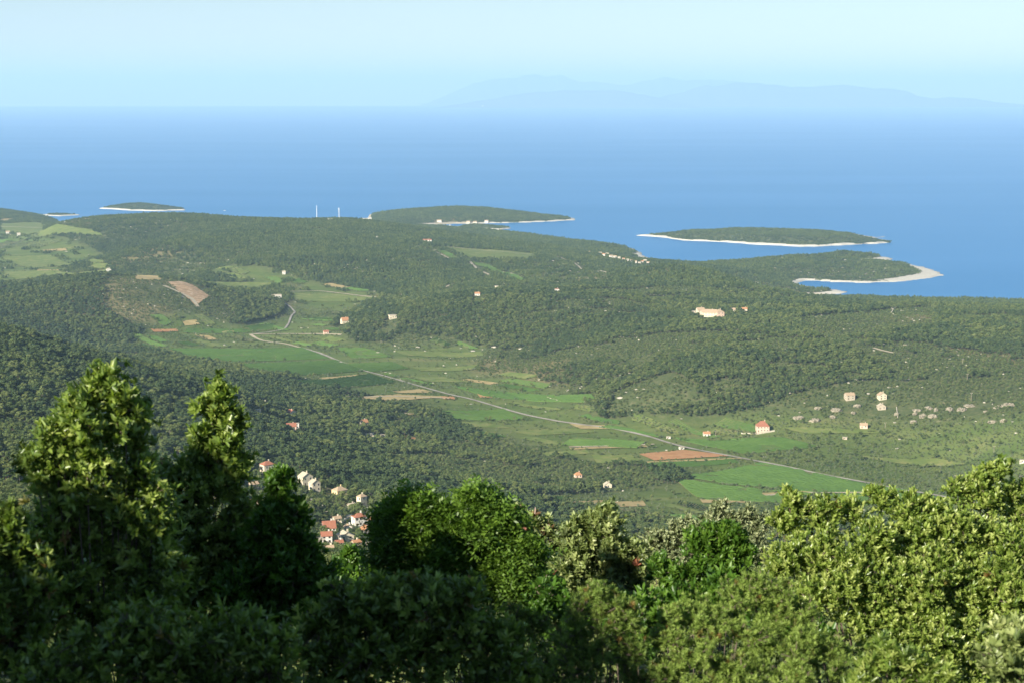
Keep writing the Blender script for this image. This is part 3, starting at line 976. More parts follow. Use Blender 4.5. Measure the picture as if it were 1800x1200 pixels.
def tree_meshes(kind, seed):
    g = np.random.default_rng(seed)
    mb = MB()
    if kind in ('pine', 'dark_pine'):
        h = g.uniform(6.2, 8.4); w = g.uniform(2.7, 3.6)
        cl = []
        for i in range(15):
            t = g.uniform(0, 1) ** .8
            a = g.uniform(0, 6.28); r = w * g.uniform(.2, 1.0) * math.sqrt(max(.05, 1 - t * t * .95))
            cl.append((r * math.cos(a), r * math.sin(a), h * (.40 + .50 * t), g.uniform(.85, 1.4)))
        cl.append((0, 0, h * .86, 1.1))
        lean = g.uniform(-.4, .4, 2)
        mb.tube((0, 0, -1), (lean[0], lean[1], h * .55), .20, .14)
        mb.tube((lean[0], lean[1], h * .55), (0, 0, h * .9), .14, .05)
        for c in cl[:7]:
            mb.tube((lean[0] * .6, lean[1] * .6, h * .35 + c[2] * .15), c[:3], .07, .03, 3)
        return mb, leaf_shell(cl, 30, .36, seed), M[kind], M['bark']
    if kind == 'maquis':
        cl = []
        for i in range(8):
            a = g.uniform(0, 6.28); r = g.uniform(0, 1.7)
            cl.append((r * math.cos(a), r * math.sin(a), g.uniform(.6, 2.1) - .25 * r, g.uniform(.7, 1.1)))
        for c in cl[:4]:
            mb.tube((0, 0, -.5), c[:3], .07, .03, 3)
        return mb, leaf_shell(cl, 30, .30, seed), M['maquis'], M['bark']
    if kind == 'olive':
        cl = []
        for i in range(8):
            a = g.uniform(0, 6.28); r = g.uniform(0.3, 1.4)
            cl.append((r * math.cos(a), r * math.sin(a), g.uniform(1.6, 3.2), g.uniform(.6, .95)))
        mb.tube((0, 0, -.5), (0, 0, 1.4), .22, .16)
        for c in cl[:5]:
            mb.tube((0, 0, 1.3), c[:3], .09, .03, 3)
        return mb, leaf_shell(cl, 32, .26, seed), M['olive'], M['grey_bark']
    if kind == 'grove':                      # a clump of far trees seen together
        cl = []
        for i in range(9):
            x, y = g.uniform(-8, 8, 2)
            h = g.uniform(2.4, 7.2)
            for k in range(4):
                t = k / 3
                cl.append((x + g.uniform(-1, 1), y + g.uniform(-1, 1), h * (.35 + .55 * t), (1.6 - .6 * t) * h / 6 + .5))
            mb.tube((x, y, -1), (x, y, h * .6), .16, .08, 3)
        return mb, leaf_shell(cl, 7, .62, seed), M['dark_pine' if seed % 2 else 'pine'], M['bark']


def joined(kind, seed, name):
    mb, (cv, cf, ct), lm, bm = tree_meshes(kind, seed)
    bv = np.array([tuple(v) for v in mb.v])
    tri = []
    for f in mb.f:
        for k in range(1, len(f) - 1):
            tri.append((f[0], f[k], f[k + 1]))
    tri = np.array(tri)
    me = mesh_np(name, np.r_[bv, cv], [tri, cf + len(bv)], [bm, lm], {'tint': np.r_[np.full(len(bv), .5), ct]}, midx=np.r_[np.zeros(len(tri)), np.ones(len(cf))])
    return me


def rock_mesh(seed, r=1.0, flat=.6, name='rock', mat=None, sub=2):
    import bmesh
    bm = bmesh.new()
    bmesh.ops.create_icosphere(bm, subdivisions=sub, radius=r)
    g = np.random.default_rng(seed)
    ax = unit(g.normal(size=(9, 3))); of = g.uniform(.55, .95, 9) * r
    for v in bm.verts:
        p = np.array(v.co)
        for a, o in zip(ax, of):
            k = p @ a - o
            if k > 0: p = p - a * k
        v.co = p * [1, 1, flat]
    me = bpy.data.meshes.new(name)
    bm.to_mesh(me); bm.free()
    me.materials.append(mat or M['limestone'])
    return me


def proto_collection(name, meshes):
    c = bpy.data.collections.new(name)
    for i, me in enumerate(meshes):
        c.objects.link(bpy.data.objects.new('%s_%02d' % (name, i), me))
    return c


def scatter_object(name, pts, rot, scl, idx, coll, label):
    """one object: many copies on points through geometry nodes"""
    me = bpy.data.meshes.new(name)
    me.vertices.add(len(pts))
    me.vertices.foreach_set('co', np.asarray(pts, np.float32).ravel())
    for nme, typ, arr, key in (('rot', 'FLOAT_VECTOR', np.c_[rot * 0, rot * 0, rot], 'vector'), ('scl', 'FLOAT_VECTOR', scl, 'vector'), ('idx', 'INT', idx, 'value')):
        a = me.attributes.new(nme, typ, 'POINT')
        a.data.foreach_set(key, np.asarray(arr, np.int32 if typ == 'INT' else np.float32).ravel())
    o = link(name, me)
    ng = bpy.data.node_groups.new(name, 'GeometryNodeTree')
    ng.interface.new_socket('Geometry', in_out='INPUT', socket_type='NodeSocketGeometry')
    ng.interface.new_socket('Geometry', in_out='OUTPUT', socket_type='NodeSocketGeometry')
    nn, ll = ng.nodes, ng.links
    gi = nn.new('NodeGroupInput'); go = nn.new('NodeGroupOutput')
    ci = nn.new('GeometryNodeCollectionInfo')
    ci.inputs['Collection'].default_value = coll
    ci.inputs['Separate Children'].default_value = True
    ci.inputs['Reset Children'].default_value = True
    ip = nn.new('GeometryNodeInstanceOnPoints')
    ip.inputs['Pick Instance'].default_value = True

    def attr(n, t):
        a = nn.new('GeometryNodeInputNamedAttribute')
        a.data_type = t
        a.inputs['Name'].default_value = n
        return [s for s in a.outputs if s.enabled][0]
    e2r = nn.new('FunctionNodeEulerToRotation')
    ll.new(attr('rot', 'FLOAT_VECTOR'), e2r.inputs[0])
    ll.new(gi.outputs[0], ip.inputs['Points'])
    ll.new(ci.outputs[0], ip.inputs['Instance'])
    ll.new(attr('idx', 'INT'), ip.inputs['Instance Index'])
    ll.new(e2r.outputs[0], ip.inputs['Rotation'])
    ll.new(attr('scl', 'FLOAT_VECTOR'), ip.inputs['Scale'])
    ll.new(ip.outputs[0], go.inputs[0])
    md = o.modifiers.new('scatter', 'NODES')
    md.node_group = ng
    tag(o, label, kind='stuff')
    return o


# houses are listed first so that the wood keeps clear of them
HOUSES = []          # filled below: (px, py, width_m)

def house(px, py, wp, hp, label, wall='cream_wall', roof='red_tile', kind='gx', rot=0, dep=None, rise=0.32, floors=2, nwin=2, chimney=True, name='house', cat='house', doorx=0.3):
    x, y, z = P(px, py)
    k = y / F
    w = wp * k * (1.12 if y < 1350 else 1.0); h = hp * k * (1.12 if y < 1350 else 1.0)
    dp = dep if dep else w * 0.8
    HOUSES.append((x, y, max(w, dp) * 0.62 + 2.5, 7.5 * y / (H - z)))
    e = empty(name, (x, y, z), R(rot) - math.atan2(x, y))
    tag(e, label, cat)
    a, b = w / 2, dp / 2
    MB().box(-a, a, -b, b, -3.0, h).build('wall', M[wall], e)
    o = 0.35
    rm = MB()
    if kind in ('gx', 'gy'):
        A, B = (a, b) if kind == 'gx' else (b, a)
        rz = rise * B * 2
        t = 0.22

        def q(u, v, zz):
            return (u, v, zz) if kind == 'gx' else (v, -u, zz)
        # two slabs and the gable walls
        for s in (-1, 1):
            lo = h - o * rise * 1.6
            pts = [q(-A - o, s * (B + o), lo), q(A + o, s * (B + o), lo), q(A + o, 0, h + rz), q(-A - o, 0, h + rz),
                   q(-A - o, s * (B + o), lo + t), q(A + o, s * (B + o), lo + t), q(A + o, 0, h + rz + t), q(-A - o, 0, h + rz + t)]
            rm.poly(pts, [(0, 1, 2, 3), (4, 7, 6, 5), (0, 4, 5, 1), (1, 5, 6, 2), (2, 6, 7, 3), (3, 7, 4, 0)])
        for s in (-1, 1):
            gm = MB()
            pts = [q(s * A, -B, h), q(s * A, B, h), q(s * A, 0, h + rz * .99), q(s * (A - .3), -B, h), q(s * (A - .3), B, h), q(s * (A - .3), 0, h + rz * .99)]
            gm.poly(pts, [(0, 1, 2), (5, 4, 3), (0, 2, 5, 3), (1, 4, 5, 2), (0, 3, 4, 1)])
            gm.build('gable', M[wall], e)
        top = h + rz
    elif kind == 'hip':
        rz = rise * min(a, b) * 2
        i = min(a, b) * 0.9
        rx, ry = max(a - i, 0.05), max(b - i, 0.05)
        if a >= b: ry = 0.05
        else: rx = 0.05
        pts = [(-a - o, -b - o, h - .1), (a + o, -b - o, h - .1), (a + o, b + o, h - .1), (-a - o, b + o, h - .1),
               (-rx, -ry, h + rz), (rx, -ry, h + rz), (rx, ry, h + rz), (-rx, ry, h + rz)]
        rm.poly(pts, [(3, 2, 1, 0), (0, 1, 5, 4), (1, 2, 6, 5), (2, 3, 7, 6), (3, 0, 4, 7), (4, 5, 6, 7)])
        top = h + rz
    else:
        rm.box(-a - .25, a + .25, -b - .25, b + .25, h, h + .35)
        top = h + .3
    ro = rm.build('roof', M[roof], e)
    if chimney:
        MB().box(a * .35, a * .35 + .7, b * .2, b * .2 + .7, h + (top - h) * .3, top + .9).build('chimney', M[wall], ro)
    wh = min(1.3, h / floors * .45); ww = min(1.0, w / (nwin * 2.2))

    def win(cx, cz, face):
        fr, pn = MB(), MB()
        s = ww / 2
        if face == 'f':
            for (x0, x1, z0, z1) in ((cx - s - .12, cx - s, cz - .12, cz + wh + .12), (cx + s, cx + s + .12, cz - .12, cz + wh + .12), (cx - s, cx + s, cz + wh, cz + wh + .12), (cx - s, cx + s, cz - .12, cz)):
                fr.box(x0, x1, -b - .07, -b + .02, z0, z1)
            pn.box(cx - s, cx + s, -b - .03, -b + .02, cz, cz + wh)
        else:
            sg = -1 if face == 'l' else 1
            X0, X1 = sorted((sg * (a + .07), sg * (a - .02)))
            for (y0, y1, z0, z1) in ((cx - s - .12, cx - s, cz - .12, cz + wh + .12), (cx + s, cx + s + .12, cz - .12, cz + wh + .12), (cx - s, cx + s, cz + wh, cz + wh + .12), (cx - s, cx + s, cz - .12, cz)):
                fr.box(X0, X1, y0, y1, z0, z1)
            X0, X1 = sorted((sg * (a + .03), sg * (a - .02)))
            pn.box(X0, X1, cx - s, cx + s, cz, cz + wh)
        f = fr.build('window', M['shutter'], e)
        pn.build('pane', M['glass'], f)
    for fl in range(floors):
        cz_ = h / floors * (fl + .38)
        for i in range(nwin):
            cx = -a + w * (i + .5) / nwin
            if fl == 0 and i == 0 and nwin > 1:
                continue
            win(cx, cz_, 'f')
        win(-b * .4, cz_, 'l')
        if dp > 6: win(b * .4, cz_, 'l')
        win(0, cz_, 'r')
    cx = -a + w * .5 / max(1, nwin) if nwin > 1 else -a * .55
    MB().box(cx - .5, cx + .5, -b - .05, -b + .02, 0, min(2.1, h * .75)).build('door', M['door'], e)
    return e


# village on the near slope
house(470, 833, 19, 17, 'cream two storey house with red hipped roof left of the dark treetop', 'cream_wall', 'red_tile', 'hip', 28)
house(446, 858, 13, 8, 'small house with weathered tan roof below the leafy treetop', 'stone_wall', 'tan_tile', 'gx', 30, floors=1)
house(491, 880, 11, 19, 'narrow yellow house front glimpsed through the dark tree', 'yellow_wall', 'tan_tile', 'gy', 25)
house(537, 851, 19, 14, 'cream house with stone roof, left one of the pair above the village', 'cream_wall', 'stone_slab', 'gy', 30)
house(553, 862, 15, 14, 'cream house with stone roof, right one of the pair above the village', 'cream_wall', 'stone_slab', 'gy', 30)
house(597, 869, 20, 9, 'yellow house with low tan hipped roof among the village trees', 'yellow_wall', 'tan_tile', 'hip', 35, floors=1, nwin=3)
house(636, 888, 13, 16, 'tall narrow cream house with tan roof below the wooded slope', 'cream_wall', 'tan_tile', 'hip', 40, nwin=1)
house(578, 931, 20, 6, 'long low village house with bright red roof', 'white_wall', 'red_tile', 'gx', 8, floors=1, nwin=3, dep=8, rise=.4)
house(574, 952, 17, 12, 'white village house with red roof beside the bush', 'white_wall', 'red_tile', 'gx', 6, rise=.4)
house(560, 955, 14, 8, 'low flat roofed white annexe beside the red roofed house', 'white_wall', 'stone_slab', 'flat', 6, floors=1, chimney=False)
house(607, 950, 23, 10, 'broad cream village house with gable front and pale roof', 'cream_wall', 'stone_slab', 'gy', 20, rise=.26)
house(631, 923, 20, 16, 'large white village house with dark red roof', 'white_wall', 'red_tile', 'hip', 22, nwin=3)
house(644, 937, 17, 8, 'small white house with orange red roof right of the large white one', 'white_wall', 'orange_tile', 'gy', 30, floors=1)
house(617, 912, 12, 6, 'little pale outbuilding behind the large white house', 'cream_wall', 'stone_slab', 'flat', 22, floors=1, chimney=False, nwin=1)
house(578, 968, 14, 6, 'small house with tan roof at the lower edge of the village', 'cream_wall', 'tan_tile', 'gx', 10, floors=1)
house(664, 930, 11, 5, 'tiny flat white shed at the right edge of the village', 'white_wall', 'stone_slab', 'flat', 15, floors=1, chimney=False, nwin=1)
house(660, 942, 12, 5, 'tiny pale shed below the flat white shed', 'cream_wall', 'stone_slab', 'gx', 15, floors=1, chimney=False, nwin=1)
house(652, 960, 14, 6, 'pale stone ruin at the lower right of the village', 'stone_wall', 'stone_slab', 'flat', 25, floors=1, chimney=False)
house(443, 888, 14, 7, 'red roofed house half hidden by the dark foreground tree', 'white_wall', 'red_tile', 'gx', 15, floors=1)
house(458, 893, 11, 9, 'white walled house glimpsed between dark branches', 'white_wall', 'tan_tile', 'gx', 20, floors=1)
house(284, 905, 13, 10, 'white house glimpsed low between the two leafy treetops', 'white_wall', 'tan_tile', 'gx', 15, floors=1)
house(372, 888, 14, 9, 'cream house glimpsed behind the right leafy treetop', 'cream_wall', 'tan_tile', 'gx', 20, floors=1)
house(592, 916, 12, 6, 'tiny cream house with tan roof above the long red roof', 'cream_wall', 'tan_tile', 'gx', 25, floors=1)
house(612, 932, 11, 7, 'narrow white house between the long red roof and the large white house', 'white_wall', 'tan_tile', 'gy', 15, floors=1)
house(626, 958, 13, 6, 'pale low house right below the broad gabled one', 'cream_wall', 'orange_tile', 'gx', 30, floors=1)
house(650, 918, 11, 6, 'cream house with orange roof tucked behind the large white house', 'cream_wall', 'orange_tile', 'gx', 20, floors=1)
house(596, 958, 12, 6, 'small white house with red roof below the white red roofed one', 'white_wall', 'red_tile', 'gx', 12, floors=1)
house(618, 893, 11, 6, 'grey stone cottage left below the tall narrow house', 'stone_wall', 'stone_slab', 'gx', 25, floors=1)
# scattered houses
house(512, 729, 13, 6, 'cream cottage with red roof in the wood above the village', 'cream_wall', 'red_tile', 'gy', 40, floors=1)
house(465, 711, 11, 5, 'cream cottage with pale roof, highest in the near wood', 'cream_wall', 'stone_slab', 'gy', 35, floors=1)
house(454, 723, 8, 4, 'tiny pale ruin left of the red roofed cottage', 'cream_wall', 'stone_slab', 'flat', 20, floors=1, chimney=False, nwin=1)
house(512, 752, 17, 4, 'long low house with red roof beside a white block', 'pink_wall', 'red_tile', 'gx', 5, floors=1, rise=.4)
house(522, 752, 7, 9, 'white tower like block beside the long red roof', 'white_wall', 'stone_slab', 'flat', 5, chimney=False, nwin=1)
house(640, 747, 12, 6, 'orange roofed cottage among pines left of the valley fields', 'cream_wall', 'orange_tile', 'gx', 35, floors=1, rise=.5)
house(650, 765, 14, 3, 'low pale wall like shed beside the small red field', 'cream_wall', 'stone_slab', 'flat', 5, floors=1, chimney=False)
house(673, 766, 8, 3, 'tiny white hut beside the small red field', 'white_wall', 'stone_slab', 'flat', 5, floors=1, chimney=False, nwin=1)
house(1016, 838, 12, 5, 'small house with orange roof between the dark pines', 'pink_wall', 'orange_tile', 'hip', 20, floors=1, rise=.5)
house(1068, 856, 13, 6, 'cream hut with a dark doorway in its gable', 'cream_wall', 'stone_slab', 'gy', 15, floors=1, nwin=1)
house(1340, 757, 22, 10, 'large pink cream house with dark red roof above the vineyard', 'pink_wall', 'red_tile', 'hip', 10, nwin=4, rise=.5)
house(1242, 766, 12, 5, 'small white house with reddish roof at the vineyard edge', 'white_wall', 'orange_tile', 'gx', 10, floors=1)
house(1175, 770, 7, 3, 'tiny white hut at the corner of the vineyard', 'white_wall', 'stone_slab', 'flat', 5, floors=1, chimney=False, nwin=1)
house(1198, 789, 8, 4, 'small white roadside hut above the red soil field', 'white_wall', 'stone_slab', 'flat', 25, floors=1, chimney=False, nwin=1)
house(1493, 701, 16, 7.5, 'stone house with tan roof, left one on the right hillside', 'stone_wall', 'tan_tile', 'gx', 22)
house(1550, 701, 14, 7.5, 'pale stone house with gable, right one on the right hillside', 'cream_wall', 'tan_tile', 'gy', 25)
house(1549, 718, 14, 5, 'roofless looking stone house just below the gabled one', 'stone_wall', 'stone_slab', 'gy', 15, floors=1)
house(1518, 751, 13, 5, 'little pale pink house above the yellow meadow', 'pink_wall', 'tan_tile', 'gx', 5, floors=1)
house(1797, 813, 9, 5, 'white hut at the right edge of the picture', 'white_wall', 'stone_slab', 'flat', 0, floors=1, chimney=False, nwin=1)
house(1485, 771, 8, 3, 'tiny grey shed in the scrub below the yellow meadow', 'stone_wall', 'stone_slab', 'flat', 0, floors=1, chimney=False, nwin=1)
house(1231, 553, 13, 8, 'left end of the long cream farmhouse on the wooded hill', 'cream_wall', 'tan_tile', 'gx', 15, dep=12)
house(1247, 557, 26, 8, 'long cream farmhouse with orange roof on the wooded hill', 'cream_wall', 'tan_tile', 'gx', -6, nwin=5, dep=14)
house(1264, 557, 14, 9, 'right wing of the long cream farmhouse on the hill', 'pink_wall', 'tan_tile', 'hip', 25, dep=12)
house(1308, 550, 10, 7, 'small cream house right of the long farmhouse', 'cream_wall', 'orange_tile', 'gx', 10, floors=1)
house(1219, 550, 10, 3, 'low pale shed left of the long farmhouse', 'cream_wall', 'stone_slab', 'flat', 10, floors=1, chimney=False)
house(1288, 548, 9, 4, 'low tan roofed shed between farmhouse and small house', 'stone_wall', 'tan_tile', 'gx', 5, floors=1)
house(979, 514, 7, 6, 'single white cube house on the wooded ridge', 'white_wall', 'red_tile', 'hip', 15, floors=1, rise=.2)
house(839, 520, 9, 4, 'low white house with pinkish roof below the terraces', 'white_wall', 'orange_tile', 'gx', 5, floors=1)
house(875, 507, 9, 4, 'pale ruin above the pinkish roofed house', 'cream_wall', 'stone_slab', 'flat', 15, floors=1, chimney=False)
house(751, 427, 15, 5, 'long white house with a red roof on the middle hilltop', 'white_wall', 'red_tile', 'gx', 0, floors=1, nwin=4, dep=10, rise=.2)
house(663, 421, 4, 5, 'tiny white hut alone in the wood below the masts', 'white_wall', 'stone_slab', 'flat', 0, floors=1, chimney=False, nwin=1)
house(606, 568, 13, 5, 'cream house with orange roof beside the wood in the valley', 'cream_wall', 'orange_tile', 'gx', 20, floors=1, rise=.5)
house(573, 587, 9, 4, 'pinkish hut with red roof beside the valley track', 'pink_wall', 'red_tile', 'gx', 10, floors=1)
house(690, 560, 13, 6, 'cream ruin with broken walls in the wood', 'cream_wall', 'stone_slab', 'flat', 15, floors=1, chimney=False, nwin=3)
house(191, 479, 8, 5, 'white hut on the crest of the scarred hill', 'white_wall', 'stone_slab', 'gy', 10, floors=1)
house(486, 523, 17, 4, 'long white shed by the winding road', 'white_wall', 'stone_slab', 'gx', 5, floors=1, nwin=3, chimney=False, dep=10, rise=.15)
house(499, 482, 6, 4, 'tiny white house under the far wooded slope', 'white_wall', 'stone_slab', 'gx', 0, floors=1)
house(567, 387, 17, 4, 'long flat pink building beside the masts', 'pink_wall', 'stone_slab', 'flat', 0, floors=1, nwin=5, chimney=False, dep=14)
house(581, 388, 10, 3, 'low white hut between the two masts', 'white_wall', 'stone_slab', 'flat', 0, floors=1, nwin=2, chimney=False, dep=10)
house(14, 412, 7, 4, 'tiny white house in trees at the far left fields', 'white_wall', 'tan_tile', 'gx', 0, floors=1)
house(33, 415, 6, 4, 'white hut right of the tiny far left house', 'white_wall', 'stone_slab', 'gx', 0, floors=1)
house(640, 387, 9, 3, 'pale hut on the shoulder right of the masts', 'white_wall', 'stone_slab', 'flat', 0, floors=1, chimney=False)
for a, b, w, lab in ((772, 391, 10, 'reddish house above the pale beach of the bay'), (855, 392, 8, 'white house on the wooded far shore of the bay'),
                     (823, 398, 8, 'tan house on the spit, left one'), (835, 398.5, 8, 'tan house on the spit, right one')):
    house(a, b, w * .8, 3, lab, 'cream_wall' if 'tan' in lab else 'white_wall', 'tan_tile', 'gx', 0, floors=1, dep=8)
PLACE = ['first', 'second', 'third', 'fourth', 'fifth', 'sixth', 'seventh', 'eighth', 'ninth', 'tenth', 'eleventh', 'twelfth', 'thirteenth', 'fourteenth', 'fifteenth', 'sixteenth']
rowx = [(1036, 446, 6), (1055, 448, 8), (1061, 450, 7), (1067, 449.5, 8), (1074, 453, 8), (1081, 454, 8), (1088, 456, 7), (1096, 458, 6), (1103, 459.5, 6), (1110, 461, 7), (1117, 463, 7), (1124, 465, 7), (1129, 462.5, 7), (1134, 461, 8), (1139, 464.5, 7)]
for i, (a, b, w) in enumerate(rowx):
    e = house(a, b, w * .7, 3.2, '%s white house from the left in the row running down to the shore' % PLACE[i], 'white_wall', ['tan_tile', 'stone_slab', 'orange_tile', 'stone_slab', 'tan_tile'][i % 5], 'gx', (i * 37) % 30 - 10, floors=1, nwin=2, chimney=False)
    e['group'] = 'white houses in a row by the shore'

# ------------------------------------------------------------------ woods
def samp(A, x, y):
    global Z
    k = Z; Z = A
    r = ground_z(x, y)
    Z = k
    return r


EL = (Z - H) / GY
RUN = np.maximum.accumulate(EL, axis=0)
RUN = np.vstack([np.full((3, len(cols)), -9.0), RUN[:-3]])


def blocked(x, y, pad=0.0, lines=True):
    r = np.zeros(x.shape, bool)
    for q in BARE:
        x0 = min(p[0] for p in q) - 6; x1 = max(p[0] for p in q) + 6; y0 = min(p[1] for p in q) - 6; y1 = max(p[1] for p in q) + 6
        k = np.nonzero((x > x0) & (x < x1) & (y > y0) & (y < y1))[0]
        if len(k):
            r[k] |= in_poly(x[k], y[k], q)
    if lines:
        for ln, w in LINES:
            a = np.array(ln)
            k = np.nonzero((x > a[:, 0].min() - w) & (x < a[:, 0].max() + w) & (y > a[:, 1].min() - w) & (y < a[:, 1].max() + w))[0]
            if len(k):
                r[k] |= poly_dist(x[k], y[k], ln, False) < w + pad
    for hx, hy, hr, _ in HOUSES:
        # keep the house and the yard before it clear
        r |= (np.abs(x - hx) < hr) & (y < hy + hr) & (y > hy - hr * 1.5)
    return r


def before_house(x, y):
    r = np.zeros(x.shape, bool)
    for hx, hy, hr, ln in HOUSES:
        r |= (np.abs(x - hx) < hr) & (y < hy + hr) & (y > hy - hr - ln)
    return r


def cand(y0, y1, s):
    xs = np.arange(-0.335 * y1, 0.335 * y1, s)
    ys = np.arange(y0, y1, s)
    X, Y = np.meshgrid(xs, ys)
    X = (X + rng.uniform(-.48, .48, X.shape) * s).ravel(); Y = (Y + rng.uniform(-.48, .48, Y.shape) * s).ravel()
    k = np.abs(X) < 0.335 * Y
    X, Y = X[k], Y[k]
    z = ground_z(X, Y)
    k = (samp(SD, X, Y) > 22) & ((z + 9 - H) / Y > samp(RUN, X, Y) - 0.0008)
    # shore rock stays bare
    k &= samp(shore, X, Y) < 0.45
    X, Y, z = X[k], Y[k], z[k]
    b = blocked(X, Y, pad=5.0 if y0 > 3000 else 0.0)
    return X[~b], Y[~b], z[~b]


# kinds: 0-4 pine, 5-8 maquis, 9-11 olive
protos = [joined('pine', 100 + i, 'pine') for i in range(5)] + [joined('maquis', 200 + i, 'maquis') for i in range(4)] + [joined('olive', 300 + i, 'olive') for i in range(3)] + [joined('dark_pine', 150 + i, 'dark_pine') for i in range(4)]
PC = proto_collection('tree_kinds', protos)
GC = proto_collection('grove_kinds', [joined('grove', 400 + i, 'grove') for i in range(6)])
# slopes of scrub and rock rather than wood
SCRUB = [[P(a, b)[:2] for a, b in q] for q in (
    [(1280, 745), (1380, 700), (1500, 672), (1800, 660), (1800, 790), (1500, 770)],
    [(1060, 730), (1080, 690), (1180, 655), (1230, 690), (1160, 730)],
    [(190, 486), (290, 490), (400, 540), (420, 565), (230, 575), (180, 540)],
    [(940, 447), (1060, 470), (1080, 490), (1000, 505), (930, 490)],
    [(640, 604), (880, 612), (870, 645), (760, 640)],
    [(1400, 560), (1640, 540), (1640, 575), (1450, 600)])]

VILLAGE = [P(a, b)[:2] for a, b in ((420, 820), (480, 812), (560, 835), (620, 845), (690, 900), (700, 980), (540, 1000), (420, 950))]
Xs, Ys, Zs, Ks, Ss = [], [], [], [], []
for y0, y1, s in ((850, 2100, 4.2), (2100, 3050, 4.9)):
    X, Y, z = cand(y0, y1, s)
    ov = samp(openv, X, Y)
    f = fbm(X / 210, Y / 210, 51, 4)
    fine = fbm(X / 34, Y / 34, 52, 3)
    scr = np.zeros(X.shape, bool)
    for q in SCRUB:
        scr |= in_poly(X, Y, q)
    u = rng.random(X.shape)
    pine = (f + 0.45 * (fine - .5) > 0.43) & ~scr
    kind = np.where(pine, rng.integers(0, 5, X.shape), rng.integers(5, 9, X.shape))
    dk = pine & (fbm(X / 95, Y / 95, 58, 4) + .25 * (rng.random(X.shape) - .5) > .50)
    kind = np.where(dk, rng.integers(12, 16, X.shape), kind)
    keep = np.where(pine, u < 0.95, u < 0.88)
    keep = np.where(scr, (u < 0.80) & (fine > .30), keep)
    # open valley: hedges, olives and bushes only
    strip = fbm(X / 70 * .35 + Y / 70, Y / 70 - X / 240, 57, 4)
    vd = np.where(strip > .57, .70, np.where(strip > .49, .32, .10))
    inv = ov > 0.25
    right = inv & (X / Y > .13)
    vd = np.where(right, np.where(fine > .42, .92, .60), vd)
    keep = np.where(inv, u < vd, keep)
    vk = np.where(rng.random(X.shape) < .5, rng.integers(9, 12, X.shape), np.where(rng.random(X.shape) < .8, rng.integers(5, 9, X.shape), rng.integers(0, 5, X.shape)))
    kind = np.where(inv, vk, kind)
    bh = before_house(X, Y)
    kind = np.where(bh, np.where(rng.random(X.shape) < .3, rng.integers(9, 12, X.shape), rng.integers(5, 9, X.shape)), kind)
    vil = in_poly(X, Y, VILLAGE)
    kind = np.where(vil & ((kind < 5) | (kind > 11)) & (rng.random(X.shape) < .75), rng.integers(5, 9, X.shape), kind)
    sc = np.where(bh, .62, np.where(vil, .85, 1.0)) * rng.uniform(.68, 1.22, X.shape) * np.where((kind < 5) | (kind > 11), .66 + .5 * f, .95) * np.where(right, .68, np.where(inv, .78, 1.0))
    sc *= np.where(rng.random(X.shape) < .10, 1.3, 1) * np.where(rng.random(X.shape) < .2, .7, 1)
    Xs.append(X[keep]); Ys.append(Y[keep]); Zs.append(z[keep]); Ks.append(kind[keep]); Ss.append(sc[keep])
# the slope between the foreground and the village
X, Y, z = cand(24, 850, 4.6)
kind = np.where((rng.random(X.shape) < .35) & (X / Y > -.02), rng.integers(0, 5, X.shape), rng.integers(5, 9, X.shape))
sc = np.where(kind < 5, .55, .8) * rng.uniform(.7, 1.2, X.shape) * sstep(0, 120, Y) ** .5
Xs.append(X); Ys.append(Y); Zs.append(np.where(Y < 72, np.maximum(near_z(X, Y), z), z)); Ks.append(kind); Ss.append(sc)
# olive trees in rows
for c in OLIVES:
    L = np.linalg.norm(c[1] - c[0]); W = np.linalg.norm(c[3] - c[0])
    u, v = np.meshgrid(np.arange(3, L, 6.0) / L, np.arange(3, W, 6.0) / W)
    u = u.ravel(); v = v.ravel()
    if not len(u): continue
    q = (1 - u)[:, None] * (1 - v)[:, None] * c[0] + u[:, None] * (1 - v)[:, None] * c[1] + (u * v)[:, None] * c[2] + ((1 - u) * v)[:, None] * c[3]
    q = q + rng.normal(size=q.shape) * .5
    q = q[rng.random(len(q)) < .88]
    Xs.append(q[:, 0]); Ys.append(q[:, 1]); Zs.append(ground_z(q[:, 0], q[:, 1])); Ks.append(rng.integers(9, 12, len(q))); Ss.append(rng.uniform(.6, 1.05, len(q)))
# hedges along the field edges
for q in BARE:
    for i in range(4):
        p0, p1 = np.array(q[i]), np.array(q[(i + 1) % 4])
        L = np.linalg.norm(p1 - p0)
        n = int(L / 4.5)
        if n < 2: continue
        t = rng.random(n)
        t = t[vnoise(t * L / 40, t * 0 + i, 90 + len(q)) > .45]
        pt = p0 + (p1 - p0) * t[:, None] + rng.normal(size=(len(t), 2)) * 2
        kk = np.where(rng.random(len(t)) < .3, rng.integers(9, 12, len(t)), rng.integers(5, 9, len(t)))
        Xs.append(pt[:, 0]); Ys.append(pt[:, 1]); Zs.append(ground_z(pt[:, 0], pt[:, 1])); Ks.append(kk); Ss.append(rng.uniform(.45, .95, len(t)))
X = np.concatenate(Xs); Y = np.concatenate(Ys); z = np.concatenate(Zs); K = np.concatenate(Ks); S = np.concatenate(Ss)
hb = np.zeros(X.shape, bool)
for ln, w in LINES:
    a = np.array(ln)
    k = np.nonzero((x_ok := (X > a[:, 0].min() - w) & (X < a[:, 0].max() + w) & (Y > a[:, 1].min() - w) & (Y < a[:, 1].max() + w)))[0]
    if len(k): hb[k] |= poly_dist(X[k], Y[k], ln, False) < w
X, Y, z, K, S = X[~hb], Y[~hb], z[~hb], K[~hb], S[~hb]
rot = rng.uniform(0, 6.283, X.shape)
